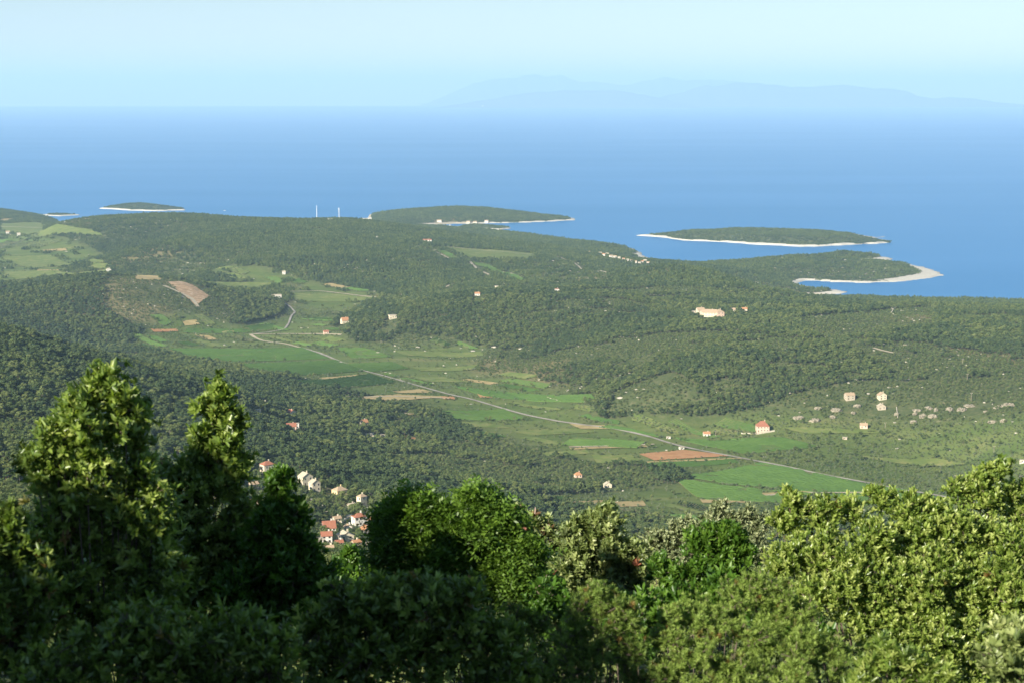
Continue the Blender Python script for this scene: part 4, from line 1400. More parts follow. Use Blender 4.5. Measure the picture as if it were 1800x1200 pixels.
# the trees that show largest are things of their own
ppx, ppy = pix(X, Y, z + 4)
seen = (ppx > -10) & (ppx < 1810) & (ppy < 955) & ((ppx > 560) | (ppy < 800) | (ppx < 40) | ((ppx > 425) & (ppy < 900))) & ((ppx < 900) | (ppy < 880)) & ((ppx < 690) | (ppy < 890)) & (K < 5) & (Y > 800)
order = np.argsort(np.where(seen, Y / S, 1e9))[:300]
ind = np.zeros(X.shape, bool); ind[order] = True
PT = []
for i in range(5):
    mb, (cv, cf, ct), lm, bm = tree_meshes('pine', 100 + i)
    PT.append((mb.mesh('trunk', bm), mesh_np('crown', cv, cf, [lm], {'tint': ct})))
for i in order:
    e = empty('pine_tree', (X[i], Y[i], z[i]), rot[i])
    e.scale = (S[i],) * 3
    tag(e, 'green pine in the wood around and above the village', 'tree', 'pines of the near wood')
    t, c = PT[K[i]]
    link('trunk', t, e); link('crown', c, e)
jit = rng.uniform(.85, 1.15, (len(X), 3))
k = ~ind
scatter_object('woodland', np.c_[X, Y, z][k], rot[k], (S[:, None] * jit)[k], K[k], PC, 'pine wood, scrub and olive trees over hills and valley')

# far woods, seen as groves
X, Y, z = cand(3050, 6900, 11.0)
f = fbm(X / 260, Y / 260, 53, 4); u = rng.random(X.shape); ov = samp(openv, X, Y)
scr = np.zeros(X.shape, bool)
for q in SCRUB:
    scr |= in_poly(X, Y, q)
keep = np.where(ov > .25, u < .10, np.where(scr, u < .45, u < np.where(f > .38, .97, .72)))
X, Y, z, f = X[keep], Y[keep], z[keep], f[keep]
sc = rng.uniform(.75, 1.15, X.shape) * (.55 + .8 * f)
for Vx, rk, ins, out in ISL:
    a = Vx[(rk < .35) & ins]
    if len(a) < 5: continue
    x0, x1, y0, y1 = a[:, 0].min(), a[:, 0].max(), a[:, 1].min(), a[:, 1].max()
    n = int((x1 - x0) * (y1 - y0) / 55)
    qx = rng.uniform(x0, x1, n); qy = rng.uniform(y0, y1, n)
    i = np.array([np.argmin((Vx[:, 0] - a_) ** 2 + (Vx[:, 1] - b_) ** 2) for a_, b_ in zip(qx, qy)])
    ok = in_poly(qx, qy, out) & (rk[i] < .3) & ins[i]
    X = np.r_[X, qx[ok]]; Y = np.r_[Y, qy[ok]]; z = np.r_[z, Vx[i[ok], 2] - .3]; sc = np.r_[sc, rng.uniform(.4, .62, ok.sum())]
rot = rng.uniform(0, 6.283, X.shape)
scatter_object('far_woodland', np.c_[X, Y, z], rot, np.repeat(sc[:, None], 3, 1) * rng.uniform(.85, 1.15, (len(X), 3)), (2 * rng.integers(0, 3, X.shape) + (fbm(X / 120, Y / 120, 58, 4) + .2 * (rng.random(X.shape) - .5) > .52)), GC, 'distant woods and scrub on the hills and islands near the sea')
print('TREES', len(X), k.sum())

# ------------------------------------------------------------------ rocks
X, Y, z = cand(850, 5000, 9.5)
f = fbm(X / 90, Y / 90, 63, 4); u = rng.random(X.shape); ov = samp(openv, X, Y)
scr = np.zeros(X.shape, bool)
for q in SCRUB:
    scr |= in_poly(X, Y, q)
keep = (u < np.where(scr, .085, np.where(ov > .3, .012, np.where(f > .55, .16, .025))))
X, Y, z = X[keep], Y[keep], z[keep]
RC = proto_collection('rock_kinds', [rock_mesh(500 + i, 1.0, .55, 'rock', None, 1) for i in range(6)])
sc = rng.uniform(.7, 2.3, (len(X), 3)) * [1.4, 1, .9] * (1 + np.clip(Y - 2200, 0, 2500) / 2500 * .8)[:, None]
scatter_object('rock_outcrops', np.c_[X, Y, z + .2], rng.uniform(0, 6.28, X.shape), sc, rng.integers(0, 6, X.shape), RC, 'small pale limestone outcrops strewn over the scrub slopes')

RK = [rock_mesh(600 + i, 1.0, .6, 'rock', M['limestone'], 2) for i in range(6)]


def boulder(a, b, wp, label, group=None):
    x, y, z_ = P(a, b)
    o = link('rock', RK[random.randrange(6)])
    o.location = (x, y, z_ + .8)
    s = wp * y / F / 2
    o.scale = (s * 1.15, s * .8, s * .62)
    o.rotation_euler = (0, 0, random.uniform(-.4, .4))
    tag(o, label, 'rock', group)
    return o


for a, b, w in ((1034, 668, 9), (1047, 667, 7), (1005, 673, 6), (1018, 683, 8), (1024, 680, 6), (1036, 685, 7), (1066, 688, 6), (1087, 660, 10), (1067, 680, 6),
                (1090, 682, 9), (1118, 685, 8), (1089, 700, 12), (1122, 699, 9), (1058, 719, 12), (1075, 694, 6), (998, 686, 7), (968, 680, 6), (948, 668, 6), (1100, 690, 6), (1030, 706, 6),
                (868, 611, 10), (831, 618, 9), (915, 614, 9), (735, 611, 8), (664, 621, 9), (932, 616, 8)):
    boulder(a, b, w, 'pale boulder at the foot of the wooded ridge beside the valley', 'pale boulders at the foot of the ridge')


def heap(a, b, wp, hp, label):
    """mound of cleared field stones"""
    x, y, z_ = P(a, b)
    k = y / F
    w, h = wp * k / 2 * .9, hp * k * .55
    g = np.random.default_rng(int(a * 7 + b))
    n = 26
    VV, FF = [], []
    nr = 7
    for i in range(nr + 1):
        t = i / nr
        for j in range(n):
            q = 2 * math.pi * j / n
            r = (1 - t ** 2) ** .6 * (1 + .5 * (vnoise(math.cos(q) * 2 + a, math.sin(q) * 2 + t * 3, 3) - .5))
            VV.append((w * (r * math.cos(q) + .25 * (t - .3) * math.sin(a)) + .35 * g.normal(), w * .7 * r * math.sin(q) + .35 * g.normal(), h * (t ** .9) * (.75 + .8 * (vnoise(math.cos(q) * 1.7 * r + b, math.sin(q) * 1.7 * r + a, 9) - .3)) + .3 * g.normal() - .8 * (i == 0)))
    for i in range(nr):
        for j in range(n):
            FF.append((i * n + j, i * n + (j + 1) % n, (i + 1) * n + (j + 1) % n, (i + 1) * n + j))
    e = link('stone_heap', mesh_np('stone_heap', np.array(VV), np.array(FF), [M['heap_stone']]))
    e.location = (x, y, z_)
    e.rotation_euler = (0, 0, random.uniform(-.3, .3))
    tag(e, label, 'stone heap', 'heaps of cleared stones on the right hillside')
    # loose stones lying on it
    mv, mf = [], []
    for _ in range(40):
        q = g.uniform(0, 6.28); r = math.sqrt(g.uniform(0, 1)) * .95
        px_, py_ = w * r * math.cos(q), w * .8 * r * math.sin(q)
        pz = h * math.sqrt(max(0, 1 - r * r)) * .9
        s = g.uniform(.4, 1.7)
        c = np.array([px_, py_, pz])
        b0 = len(mv)
        for dx in (-1, 1):
            for dy in (-1, 1):
                for dz in (-1, 1):
                    mv.append(tuple(c + np.array([dx, dy, dz]) * s * g.uniform(.35, .65, 3)))
        mf += [tuple(b0 + v for v in f_) for f_ in ((0, 1, 3, 2), (4, 6, 7, 5), (0, 4, 5, 1), (2, 3, 7, 6), (0, 2, 6, 4), (1, 5, 7, 3))]
    so = link('stones', mesh_np('stones', np.array(mv), np.array(mf), [M['heap_stone']]), e)
    so['kind'] = 'stuff'


HP = [(1404, 735, 22, 7, 'low stone heap left of the others on the scrubby right hillside'), (1433, 739, 24, 7, 'flat stone heap right of the leftmost one'),
      (1438, 718, 14, 6, 'small stone heap below the left hillside house'), (1470, 722, 22, 9, 'stone heap straight below the stone house with tan roof'),
      (1464, 734, 12, 7, 'little stone heap under the one below the stone house'), (1507, 715, 14, 8, 'stone heap just left of the lowest stone house'),
      (1500, 727, 9, 6, 'tiny stone heap between two larger heaps'), (1576, 730, 10, 9, 'narrow stone heap on the path right of the houses'),
      (1612, 722, 18, 5, 'long thin stone heap right of the path'), (1608, 729, 9, 7, 'small round stone heap under the long thin one'),
      (1622, 733, 16, 9, 'tilted stone heap in the middle of the hillside'), (1640, 733, 19, 9, 'pale stone heap beside the tilted one'),
      (1645, 722, 8, 9, 'upright stone heap behind the pale one'), (1632, 718, 16, 7, 'brownish stone heap highest in the middle'),
      (1669, 722, 15, 13, 'tall stone heap left of the pole'), (1691, 721, 21, 9, 'broad stone heap just left below the pole'),
      (1705, 714, 22, 7, 'flat topped stone heap at the foot of the pole'), (1773, 714, 28, 11, 'largest stone heap at the far right'),
      (1755, 716, 18, 6, 'low stone heap left of the largest one'), (1733, 725, 9, 5, 'tiny stone heap below the right slope'),
      (1745, 742, 20, 6, 'flat brownish stone heap low on the right'), (1764, 741, 12, 8, 'ragged stone heap low on the far right'),
      (1606, 742, 14, 5, 'low stone heap under the middle group'), (1590, 608, 10, 4, 'pale stone patch high in the wood on the right'),
      (560, 818, 20, 5, 'flat tan mound in the wood above the pair of cream houses'), (550, 810, 14, 4, 'small tan mound above the flat one')]
for a, b, w, h, lab in HP:
    heap(a, b, w, h, lab)


def rubble_wall(pts, h, label):
    w = [P(a, b) for a, b in pts]
    mb = MB()
    for p, q in zip(w[:-1], w[1:]):
        d = Vector((q[0] - p[0], q[1] - p[1], 0)); n = Vector((-d.y, d.x, 0)).normalized() * .45
        k = max(1, int(d.length / 2.2))
        for i in range(k):
            a = Vector(p).lerp(Vector(q), i / k); b = Vector(p).lerp(Vector(q), (i + .97) / k)
            hh = h * random.uniform(.7, 1.15)
            mb.poly([a - n + Vector((0, 0, -1)), b - n + Vector((0, 0, -1)), b + n + Vector((0, 0, -1)), a + n + Vector((0, 0, -1)),
                     a - n * .8 + Vector((0, 0, hh)), b - n * .8 + Vector((0, 0, hh * .95)), b + n * .8 + Vector((0, 0, hh)), a + n * .8 + Vector((0, 0, hh * .9))],
                    [(3, 2, 1, 0), (4, 5, 6, 7), (0, 1, 5, 4), (1, 2, 6, 5), (2, 3, 7, 6), (3, 0, 4, 7)])
    tag(mb.build('dry_stone_wall', M['limestone']), label, 'stone wall')


rubble_wall([(1303, 763), (1330, 763), (1362, 758)], 1.8, 'pale wall below the large pink house')
rubble_wall([(1562, 539), (1570, 546), (1566, 552), (1575, 556)], 2.2, 'pale branching stone wall in the wood near the right shore')
rubble_wall([(1566, 546), (1582, 540)], 2.0, 'short pale wall joining the branching one')
rubble_wall([(1576, 716), (1578, 735)], 1.2, 'stone lined path wall right of the hillside houses')
rubble_wall([(655, 905), (680, 904)], 1.8, 'pale terrace wall above the right edge of the village')
rubble_wall([(612, 912), (600, 918)], 1.6, 'pale garden wall left of the large white house')
rubble_wall([(655, 948), (672, 946)], 1.8, 'pale terrace wall below the sheds')
rubble_wall([(545, 878), (560, 880)], 1.6, 'pale garden wall below the pair of cream houses')
rubble_wall([(962, 699), (985, 706)], 1.4, 'thin pale wall crossing the curved vineyard')

# ------------------------------------------------------------------ masts, poles, boats
def mast(px, py, hp, label, lattice):
    x, y, z_ = P(px, py)
    h = hp * y / F
    e = empty('radio_mast', (x, y, z_))
    tag(e, label, 'mast')
    if lattice:
        mb = MB()
        for sx in (-1, 1):
            for sy in (-1, 1):
                mb.tube((sx * 1.3, sy * 1.3, -1), (sx * .4, sy * .4, h), .22, .14, 4)
        n = 10
        for i in range(n):
            a, b = 1.3 - .9 * i / n, 1.3 - .9 * (i + 1) / n
            z0, z1 = h * i / n, h * (i + 1) / n
            for s in (-1, 1):
                mb.tube((-a, s * a, z0), (b, s * b, z1), .1, .1, 3); mb.tube((s * a, -a, z0), (s * b, b, z1), .1, .1, 3)
        mb.build('lattice', M['white_metal'], e)
    else:
        MB().tube((0, 0, -1), (0, 0, h * .8), 1.15, .8, 10).build('shaft', M['white_metal'], e)
        MB().tube((0, 0, h * .8), (0, 0, h), .4, .2, 6).build('antenna', M['white_metal'], e)
    mb = MB()
    for zz in (.68, .8, .9):
        mb.tube((0, 0, h * zz), (0, 0, h * zz + .8), 1.7, 1.7, 8)
    mb.build('platform', M['white_metal'], e)
    for s in (-1, 1):
        MB().tube((s * 1.5, 0, h * .82), (s * 1.5, 0, h * 1.02), .2, .2, 4).build('antenna', M['white_metal'], e)


mast(557, 385, 23, 'thick white radio mast on the far ridge, left one', False)
mast(596, 387, 21, 'thin white lattice mast on the far ridge, right one', True)


def pole(px, py, hp, label):
    x, y, z_ = P(px, py)
    h = hp * y / F
    e = empty('utility_pole', (x, y, z_), .3)
    tag(e, label, 'pole')
    MB().tube((0, 0, -1), (0, 0, h), .28, .18, 6).build('shaft', M['pole_wood'], e)
    MB().box(-1.6, 1.6, -.1, .1, h * .9, h * .9 + .22).build('crossarm', M['pole_wood'], e)
    mb = MB()
    for s in (-1.4, 0, 1.4):
        mb.tube((s, 0, h * .9 + .22), (s, 0, h * .9 + .6), .12, .08, 5)
    mb.build('insulators', M['white_metal'], e)


pole(1707, 705, 16, 'tall pale pole standing on the flat topped stone heap')
pole(1700, 668, 12, 'pole in the wood above the stone heaps')
pole(1692, 640, 10, 'upper pole of the line climbing the right ridge')
pole(1556, 752, 10, 'thin pole above the scrubby fields on the right')
pole(1747, 798, 16, 'thin pole in the open scrub at the far right')
pole(1258, 767, 11, 'pole right of the small white vineyard house')
pole(1794, 850, 16, 'pole at the right edge beside the bush top')


def boat(px, py, lp, label, sail=False):
    x, y, z_ = at_z(px, py, 0.2)
    L = lp * y / F
    e = empty('sailboat' if sail else 'motorboat', (x, y, 0.1), .5)
    tag(e, label, 'boat')
    n = 9
    VV = []
    for i in range(n):
        t = i / (n - 1) * 2 - 1
        bw = .17 * L * (1 - abs(t) ** 2.2 * (1 if t > 0 else .35))
        VV += [(t * L / 2, -bw, .13 * L * (1 + .3 * max(t, 0))), (t * L / 2, 0, -.05 * L), (t * L / 2, bw, .13 * L * (1 + .3 * max(t, 0)))]
    FF = []
    for i in range(n - 1):
        a = 3 * i
        FF += [(a, a + 3, a + 4, a + 1), (a + 1, a + 4, a + 5, a + 2), (a, a + 2, a + 5, a + 3)]
    link('hull', mesh_np('hull', np.array(VV), np.array(FF), [M['hull']]), e)
    if sail:
        MB().tube((0, 0, .1 * L), (0, 0, 1.3 * L), .015 * L, .008 * L, 5).build('mast', M['white_metal'], e)
        MB().poly([(-.02 * L, 0, .22 * L), (-.42 * L, .07 * L, .22 * L), (-.02 * L, 0, 1.25 * L), (-.2 * L, .06 * L, .6 * L)], [(0, 1, 3), (0, 3, 2), (1, 2, 3)]).build('sail', M['hull'], e)
    else:
        MB().box(-.2 * L, .12 * L, -.1 * L, .1 * L, .12 * L, .27 * L).build('cabin', M['hull'], e)


boat(603, 205, 2.2, 'tiny white sailboat far out near the horizon', True)
boat(395, 371, 5, 'small white boat on the sea near the left island')
boat(778, 397.3, 6, 'white boat moored in the bay, left one')
boat(791, 397, 6, 'white boat moored in the bay, right one')

# far town: white specks along the opposite shore
tv, tf = [], []
for _ in range(46):
    a = random.choice([1120 + random.gauss(12, 11), 1300 + random.gauss(10, 20), 1600 + random.gauss(5, 18), 960 + random.uniform(-120, 40)])
    d = 57800 if a > 1210 else 55600
    x = ray(a, 180)[0] * d
    s, hh = random.uniform(15, 45), random.uniform(15, 40)
    b0 = len(tv)
    zb = random.uniform(-5, 40) if a < 1210 else 0
    tv += [(x + i * s, d + j * s, zb + k_ * hh) for i in (-1, 1) for j in (-1, 1) for k_ in (0, 1)]
    tf += [tuple(b0 + v for v in f_) for f_ in ((0, 1, 3, 2), (4, 6, 7, 5), (0, 4, 5, 1), (2, 3, 7, 6), (0, 2, 6, 4), (1, 5, 7, 3))]
tag(link('far_town', mesh_np('far_town', np.array(tv), np.array(tf), [M['white_wall']])), 'white specks of a town on the hazy far shore', kind='stuff')

# ------------------------------------------------------------------ haze
m, nt, nn, ll, p = new_mat('haze_air')
nn.remove(p)
pv = nn.new('ShaderNodeVolumePrincipled')
pv.inputs['Color'].default_value = (0.53, 0.775, 1.0, 1)
pv.inputs['Density'].default_value = 3.9e-5
pv.inputs['Anisotropy'].default_value = 0.0
ll.new(pv.outputs[0], nn['Material Output'].inputs['Volume'])
tag(MB().box(-100000, 100000, -100000, 100000, -720, 1360).build('haze', m), 'thin blue haze over land and sea', kind='stuff')

# ------------------------------------------------------------------ foreground trees and bushes
M['arbutus'] = leaf_mat('strawberry_tree_leaf', [(0.0, (0.20, 0.12, 0.04)), (0.06, (0.16, 0.15, 0.04)), (0.12, (0.075, 0.110, 0.024)), (0.45, (0.125, 0.20, 0.036)), (0.75, (0.25, 0.335, 0.065)), (1.0, (0.42, 0.48, 0.15))], .36, .36, .6)
M['pale_leaf'] = leaf_mat('pale_evergreen_leaf', [(0.0, (0.28, 0.10, 0.06)), (0.07, (0.10, 0.12, 0.05)), (0.3, (0.12, 0.17, 0.05)), (0.7, (0.27, 0.33, 0.11)), (1.0, (0.46, 0.50, 0.22))], .32, .38, .55)
M['grey_leaf'] = leaf_mat('grey_olive_leaf', [(0.0, (0.08, 0.11, 0.05)), (0.5, (0.20, 0.24, 0.11)), (1.0, (0.42, 0.45, 0.25))], .2, .5, .4)
M['fresh_leaf'] = leaf_mat('fresh_green_leaf', [(0.0, (0.035, 0.085, 0.012)), (0.5, (0.075, 0.165, 0.020)), (1.0, (0.15, 0.26, 0.035))], .4, .4, .5)
M['needle'] = leaf_mat('juniper_needles', [(0.0, (0.22, 0.14, 0.04)), (0.06, (0.11, 0.15, 0.03)), (0.45, (0.15, 0.23, 0.045)), (1.0, (0.27, 0.36, 0.08))], .3, .6, .3)
M['pinnate'] = leaf_mat('feathery_leaf', [(0.0, (0.04, 0.09, 0.014)), (0.5, (0.11, 0.20, 0.026)), (1.0, (0.20, 0.31, 0.045))], .4, .45, .4)


def leaf_arrays(base, axis, nrm, length, width, tint, fold=.25, simple=False):
    side = np.cross(axis, nrm)
    L = length[:, None]; W = width[:, None] / 2
    up = nrm * fold
    if simple:
        V4 = np.stack([base, base + axis * L * .5 + side * W, base + axis * L, base + axis * L * .5 - side * W], 1)
        k = len(base)
        return V4.reshape(-1, 3), np.arange(4 * k).reshape(-1, 4), np.repeat(tint, 4)
    V6 = np.stack([base, base + axis * L * .38 + (side + up) * W, base + axis * L * .74 + (side * .82 + up * .7) * W, base + axis * L - nrm * L * .06,
                   base + axis * L * .74 + (-side * .82 + up * .7) * W, base + axis * L * .38 + (-side + up) * W], 1)
    k = np.arange(len(base))[:, None] * 6
    f = np.concatenate([k + [[0, 1, 2, 3]], k + [[0, 3, 4, 5]]], 0)
    return V6.reshape(-1, 3), f, np.repeat(tint, 6)


def frame(a):
    h = np.where(np.abs(a[:, 2:3]) < .9, np.array([[0, 0, 1.0]]), np.array([[1.0, 0, 0]]))
    u = unit(np.cross(a, h))
    return u, np.cross(a, u)


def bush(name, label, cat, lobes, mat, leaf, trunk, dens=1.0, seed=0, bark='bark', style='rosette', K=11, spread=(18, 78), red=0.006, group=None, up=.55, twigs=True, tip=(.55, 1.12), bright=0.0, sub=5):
    """lobes: (px, py, distance, radius in px); trunk: (px, distance) of the foot"""
    g = np.random.default_rng(seed)
    ll_, lw = leaf
    C, Rr = [], []
    for (a, b, d, r) in lobes:
        C.append(at_d(a, b, d)); Rr.append(r * d / F)
    C = np.array(C); Rr = np.array(Rr)
    tx = ray(trunk[0], 600)[0] * trunk[1]; ty = trunk[1]
    foot = np.array([tx, ty, float(near_z(tx, ty)) - .15])
    e = empty(name, tuple(foot))
    tag(e, label, cat, group)
    pos, ax, tn = [], [], []
    tw = MB()
    big = list(zip(C, Rr))
    small = []
    for c, r in big:
        # every bough breaks up into sprays with gaps between them
        dd = unit(g.normal(size=(sub, 3)) + [0, -.3, .35])
        small.append((c, r * .78))
        small += [(c + d_ * r * g.uniform(.5, .78), r * g.uniform(.32, .52)) for d_ in dd]
    for c, r in small:
        n = max(6, int(dens * 7.6 * (r / (ll_ * 1.5)) ** 2))
        d = unit(g.normal(size=(n, 3)) + [0, -.25, .28])
        # lumps: tips gather in sprays
        tip_r = r * (g.uniform(*tip, n) ** .6) * (0.82 + .42 * vnoise(d[:, 0] * 2.3 + c[0] * 9, d[:, 2] * 2.3 + c[2] * 9, seed))
        tp = c + d * tip_r[:, None]
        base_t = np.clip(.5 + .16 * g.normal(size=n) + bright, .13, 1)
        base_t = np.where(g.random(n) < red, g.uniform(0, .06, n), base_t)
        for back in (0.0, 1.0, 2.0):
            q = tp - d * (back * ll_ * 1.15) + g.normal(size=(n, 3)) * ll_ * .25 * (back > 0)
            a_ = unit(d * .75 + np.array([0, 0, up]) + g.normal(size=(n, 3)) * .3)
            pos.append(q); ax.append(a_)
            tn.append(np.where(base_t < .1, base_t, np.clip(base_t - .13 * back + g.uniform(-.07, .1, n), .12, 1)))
        if twigs:
            for i in g.choice(n, min(n, 7), replace=False):
                tw.tube(c + d[i] * r * .1, tp[i], max(.004, ll_ * .07), max(.002, ll_ * .035), 3)
    pos = np.concatenate(pos); ax = np.concatenate(ax); tn = np.concatenate(tn)
    n = len(pos)
    u, v = frame(ax)
    Bs, As, Ns, Ls, Ws, Ts = [], [], [], [], [], []
    ph0 = g.uniform(0, 6.28, n)
    if style == 'pinnate':
        # compound leaves: leaflets in pairs along a drooping stalk
        for s in range(4):
            th = R(55) + g.uniform(-.3, .35, n); ph = ph0 + s * 1.57 + g.uniform(-.4, .4, n)
            st = ax * np.cos(th)[:, None] + (u * np.cos(ph)[:, None] + v * np.sin(ph)[:, None]) * np.sin(th)[:, None]
            sn = unit(np.array([0, 0, 1.0]) + g.normal(size=(n, 3)) * .55); sn = unit(sn - st * (sn * st).sum(1)[:, None])
            sd = np.cross(st, sn)
            SL = ll_ * 4.0 * g.uniform(.7, 1.15, n)
            for q in range(5):
                t = .22 + .19 * q
                pp = pos + st * (SL * t)[:, None] - np.array([0, 0, 1.0]) * (SL * g.uniform(.1, .5, n) * t * t)[:, None]
                for sg in (-1, 1):
                    la = unit(sd * sg + st * .55 + g.normal(size=(n, 3)) * .12)
                    Bs.append(pp); As.append(la); Ns.append(unit(sn + g.normal(size=(n, 3)) * .45)); Ls.append(ll_ * g.uniform(.8, 1.15, n)); Ws.append(lw * g.uniform(.8, 1.15, n)); Ts.append(np.clip(tn + g.uniform(-.12, .12, n), 0, 1))
    else:
        for s in range(K):
            th = np.radians(g.uniform(spread[0], spread[1], n)) * (.45 + .55 * s / (K - 1)) ** .5
            ph = ph0 + s * 2.39996 + g.uniform(-.25, .25, n)
            la = ax * np.cos(th)[:, None] + (u * np.cos(ph)[:, None] + v * np.sin(ph)[:, None]) * np.sin(th)[:, None]
            la = unit(la)
            nr = unit(ax - la * (ax * la).sum(1)[:, None] + g.normal(size=(n, 3)) * .15)
            nr = unit(nr - la * (nr * la).sum(1)[:, None])
            Bs.append(pos - ax * (ll_ * .3 * s / K)[..., None] if False else pos - ax * ll_ * .3 * s / K)
            As.append(la); Ns.append(nr); Ls.append(ll_ * g.uniform(.5, 1.3, n)); Ws.append(lw * g.uniform(.65, 1.3, n))
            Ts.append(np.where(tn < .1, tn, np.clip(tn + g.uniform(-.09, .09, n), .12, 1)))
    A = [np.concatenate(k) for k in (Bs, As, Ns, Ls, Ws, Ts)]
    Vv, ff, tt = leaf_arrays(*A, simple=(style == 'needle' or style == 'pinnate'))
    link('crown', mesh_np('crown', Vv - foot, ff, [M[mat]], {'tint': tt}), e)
    # stem, limbs and twigs
    tw.v = [tuple(np.array(v_) - foot) for v_ in tw.v]
    cen = C.mean(0) - foot
    low = np.array([cen[0] * .3, cen[1] * .3, max(.3, cen[2] * .35)])
    k = max(.022, Rr.sum() * .006)
    tw.tube((0, 0, -.4), low, k, k * .8, 7)
    for c, r in zip(C, Rr):
        c = c - foot
        mid = low + (c - low) * .55 + g.normal(size=3) * r * .15
        tw.tube(low, mid, k * .55, k * .32, 5)
        tw.tube(mid, c, k * .32, k * .14, 4)
    tw.build('trunk', M[bark], e)
    return len(ff)


nf = 0
# tall leafy evergreen on the left, two spires
nf += bush('evergreen_tree', 'tall broad evergreen at the left whose sunlit top reaches highest', 'tree', [
    (190, 668, 8.6, 24), (172, 700, 8.6, 34), (222, 706, 8.6, 36), (125, 722, 8.5, 30), (95, 765, 8.5, 34), (62, 805, 8.5, 28), (245, 725, 8.7, 22), (150, 745, 8.5, 46), (205, 760, 8.6, 52), (236, 760, 8.7, 30), (110, 790, 8.5, 44), (165, 820, 8.6, 66), (235, 830, 8.7, 56),
    (80, 830, 8.5, 42), (110, 880, 8.6, 70), (200, 910, 8.7, 85), (75, 940, 8.6, 55), (270, 890, 8.7, 50), (130, 1000, 8.6, 100), (250, 1010, 8.7, 95), (60, 1060, 8.5, 80), (180, 1110, 8.6, 110)],
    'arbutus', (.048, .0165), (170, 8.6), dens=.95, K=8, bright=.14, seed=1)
nf += bush('evergreen_tree', 'slender evergreen with a narrow sunlit spire right of the tallest', 'tree', [
    (388, 692, 10.4, 17), (372, 722, 10.4, 34), (398, 740, 10.4, 34), (365, 775, 10.4, 42), (405, 790, 10.4, 44), (345, 820, 10.4, 40), (420, 830, 10.4, 38), (300, 842, 10.4, 34), (380, 850, 10.4, 62), (330, 890, 10.4, 64),
    (420, 890, 10.4, 52), (370, 950, 10.4, 85), (310, 980, 10.4, 80), (420, 980, 10.4, 80), (360, 1060, 10.4, 105)],
    'arbutus', (.052, .018), (370, 10.4), dens=.95, K=8, bright=.14, seed=2)
nf += bush('evergreen_tree', 'dark shaded evergreen with a small rounded top beside the village', 'tree', [
    (490, 836, 10.2, 20), (488, 862, 10.2, 34), (478, 905, 10.2, 44), (512, 900, 10.2, 34), (500, 950, 10.2, 66), (450, 960, 10.2, 56), (535, 985, 10.2, 46), (490, 1020, 10.2, 90), (560, 1040, 10.2, 60), (440, 1060, 10.2, 90)],
    'fresh_leaf', (.048, .017), (490, 10.2), dens=.85, K=8, seed=3)
nf += bush('evergreen_shrub', 'sunlit shrub cut by the left edge of the picture', 'shrub', [
    (20, 920, 7.6, 30), (5, 960, 7.6, 50), (45, 980, 7.6, 44), (15, 1030, 7.6, 60), (60, 1040, 7.6, 40), (20, 1110, 7.6, 75), (40, 1180, 7.6, 80)],
    'arbutus', (.046, .0155), (20, 7.6), dens=.8, seed=4, red=.06)
# shade at the bottom
nf += bush('evergreen_shrub', 'dark shrub in deep shade at the bottom left', 'shrub', [
    (240, 1120, 7.0, 80), (330, 1130, 7.0, 90), (160, 1170, 7.0, 80), (420, 1110, 7.0, 80), (280, 1190, 7.0, 100), (470, 1170, 7.0, 90), (90, 1190, 7.0, 70), (380, 1210, 7.0, 80)],
    'arbutus', (.046, .0165), (300, 7.0), dens=.75, K=7, seed=5)
nf += bush('evergreen_shrub', 'broad dark shrub in shade at the bottom centre', 'shrub', [
    (600, 1075, 7.8, 60), (690, 1050, 7.8, 56), (640, 1090, 7.8, 90), (740, 1060, 7.8, 85), (560, 1110, 7.8, 80), (820, 1080, 7.8, 80), (700, 1140, 7.8, 110), (590, 1180, 7.8, 90), (800, 1160, 7.8, 100), (880, 1140, 7.8, 70), (900, 1200, 7.8, 80)],
    'arbutus', (.046, .0165), (700, 7.8), dens=.78, K=7, seed=6)
nf += bush('evergreen_shrub', 'small leafy shrub below the village houses', 'shrub', [
    (618, 985, 15, 22), (642, 1000, 15, 28), (600, 1015, 15, 30), (625, 1035, 15, 42), (662, 1020, 15, 30)],
    'fresh_leaf', (.065, .024), (620, 15), dens=.8, seed=7, bright=.12)
# feathery tree
nf += bush('feathery_tree', 'feathery fresh green tree with its top in sun right of the village', 'tree', [
    (735, 895, 11.5, 36), (700, 930, 11.5, 44), (760, 930, 11.5, 46), (832, 890, 11.5, 32), (815, 930, 11.5, 48), (870, 925, 11.5, 44), (690, 975, 11.5, 50), (760, 980, 11.5, 62), (840, 985, 11.5, 66), (905, 965, 11.5, 44), (930, 1010, 11.5, 42), (880, 1040, 11.5, 60), (790, 1040, 11.5, 70), (945, 1050, 11.5, 34)],
    'pinnate', (.040, .018), (800, 11.5), dens=.17, seed=8, style='pinnate')
# pale shrubs in the middle
nf += bush('evergreen_shrub', 'pale shrub with red brown shoots right of the feathery tree', 'shrub', [
    (905, 905, 14.5, 20), (930, 918, 14.5, 28), (960, 935, 14.5, 36), (920, 950, 14.5, 36), (985, 965, 14.5, 36)],
    'pale_leaf', (.052, .017), (940, 14.5), dens=.85, seed=9, red=.10, bright=.08)
nf += bush('evergreen_shrub', 'pale yellow green rounded shrub in the middle', 'shrub', [
    (1060, 905, 13.5, 24), (1035, 930, 13.5, 42), (1080, 930, 13.5, 44), (1005, 950, 13.5, 36), (1050, 975, 13.5, 62), (1100, 975, 13.5, 46), (1000, 1000, 13.5, 50), (1080, 1030, 13.5, 66), (1020, 1050, 13.5, 60), (1120, 1020, 13.5, 40)],
    'pale_leaf', (.052, .017), (1050, 13.5), dens=.85, seed=10, red=.012, up=.8, bright=.10)
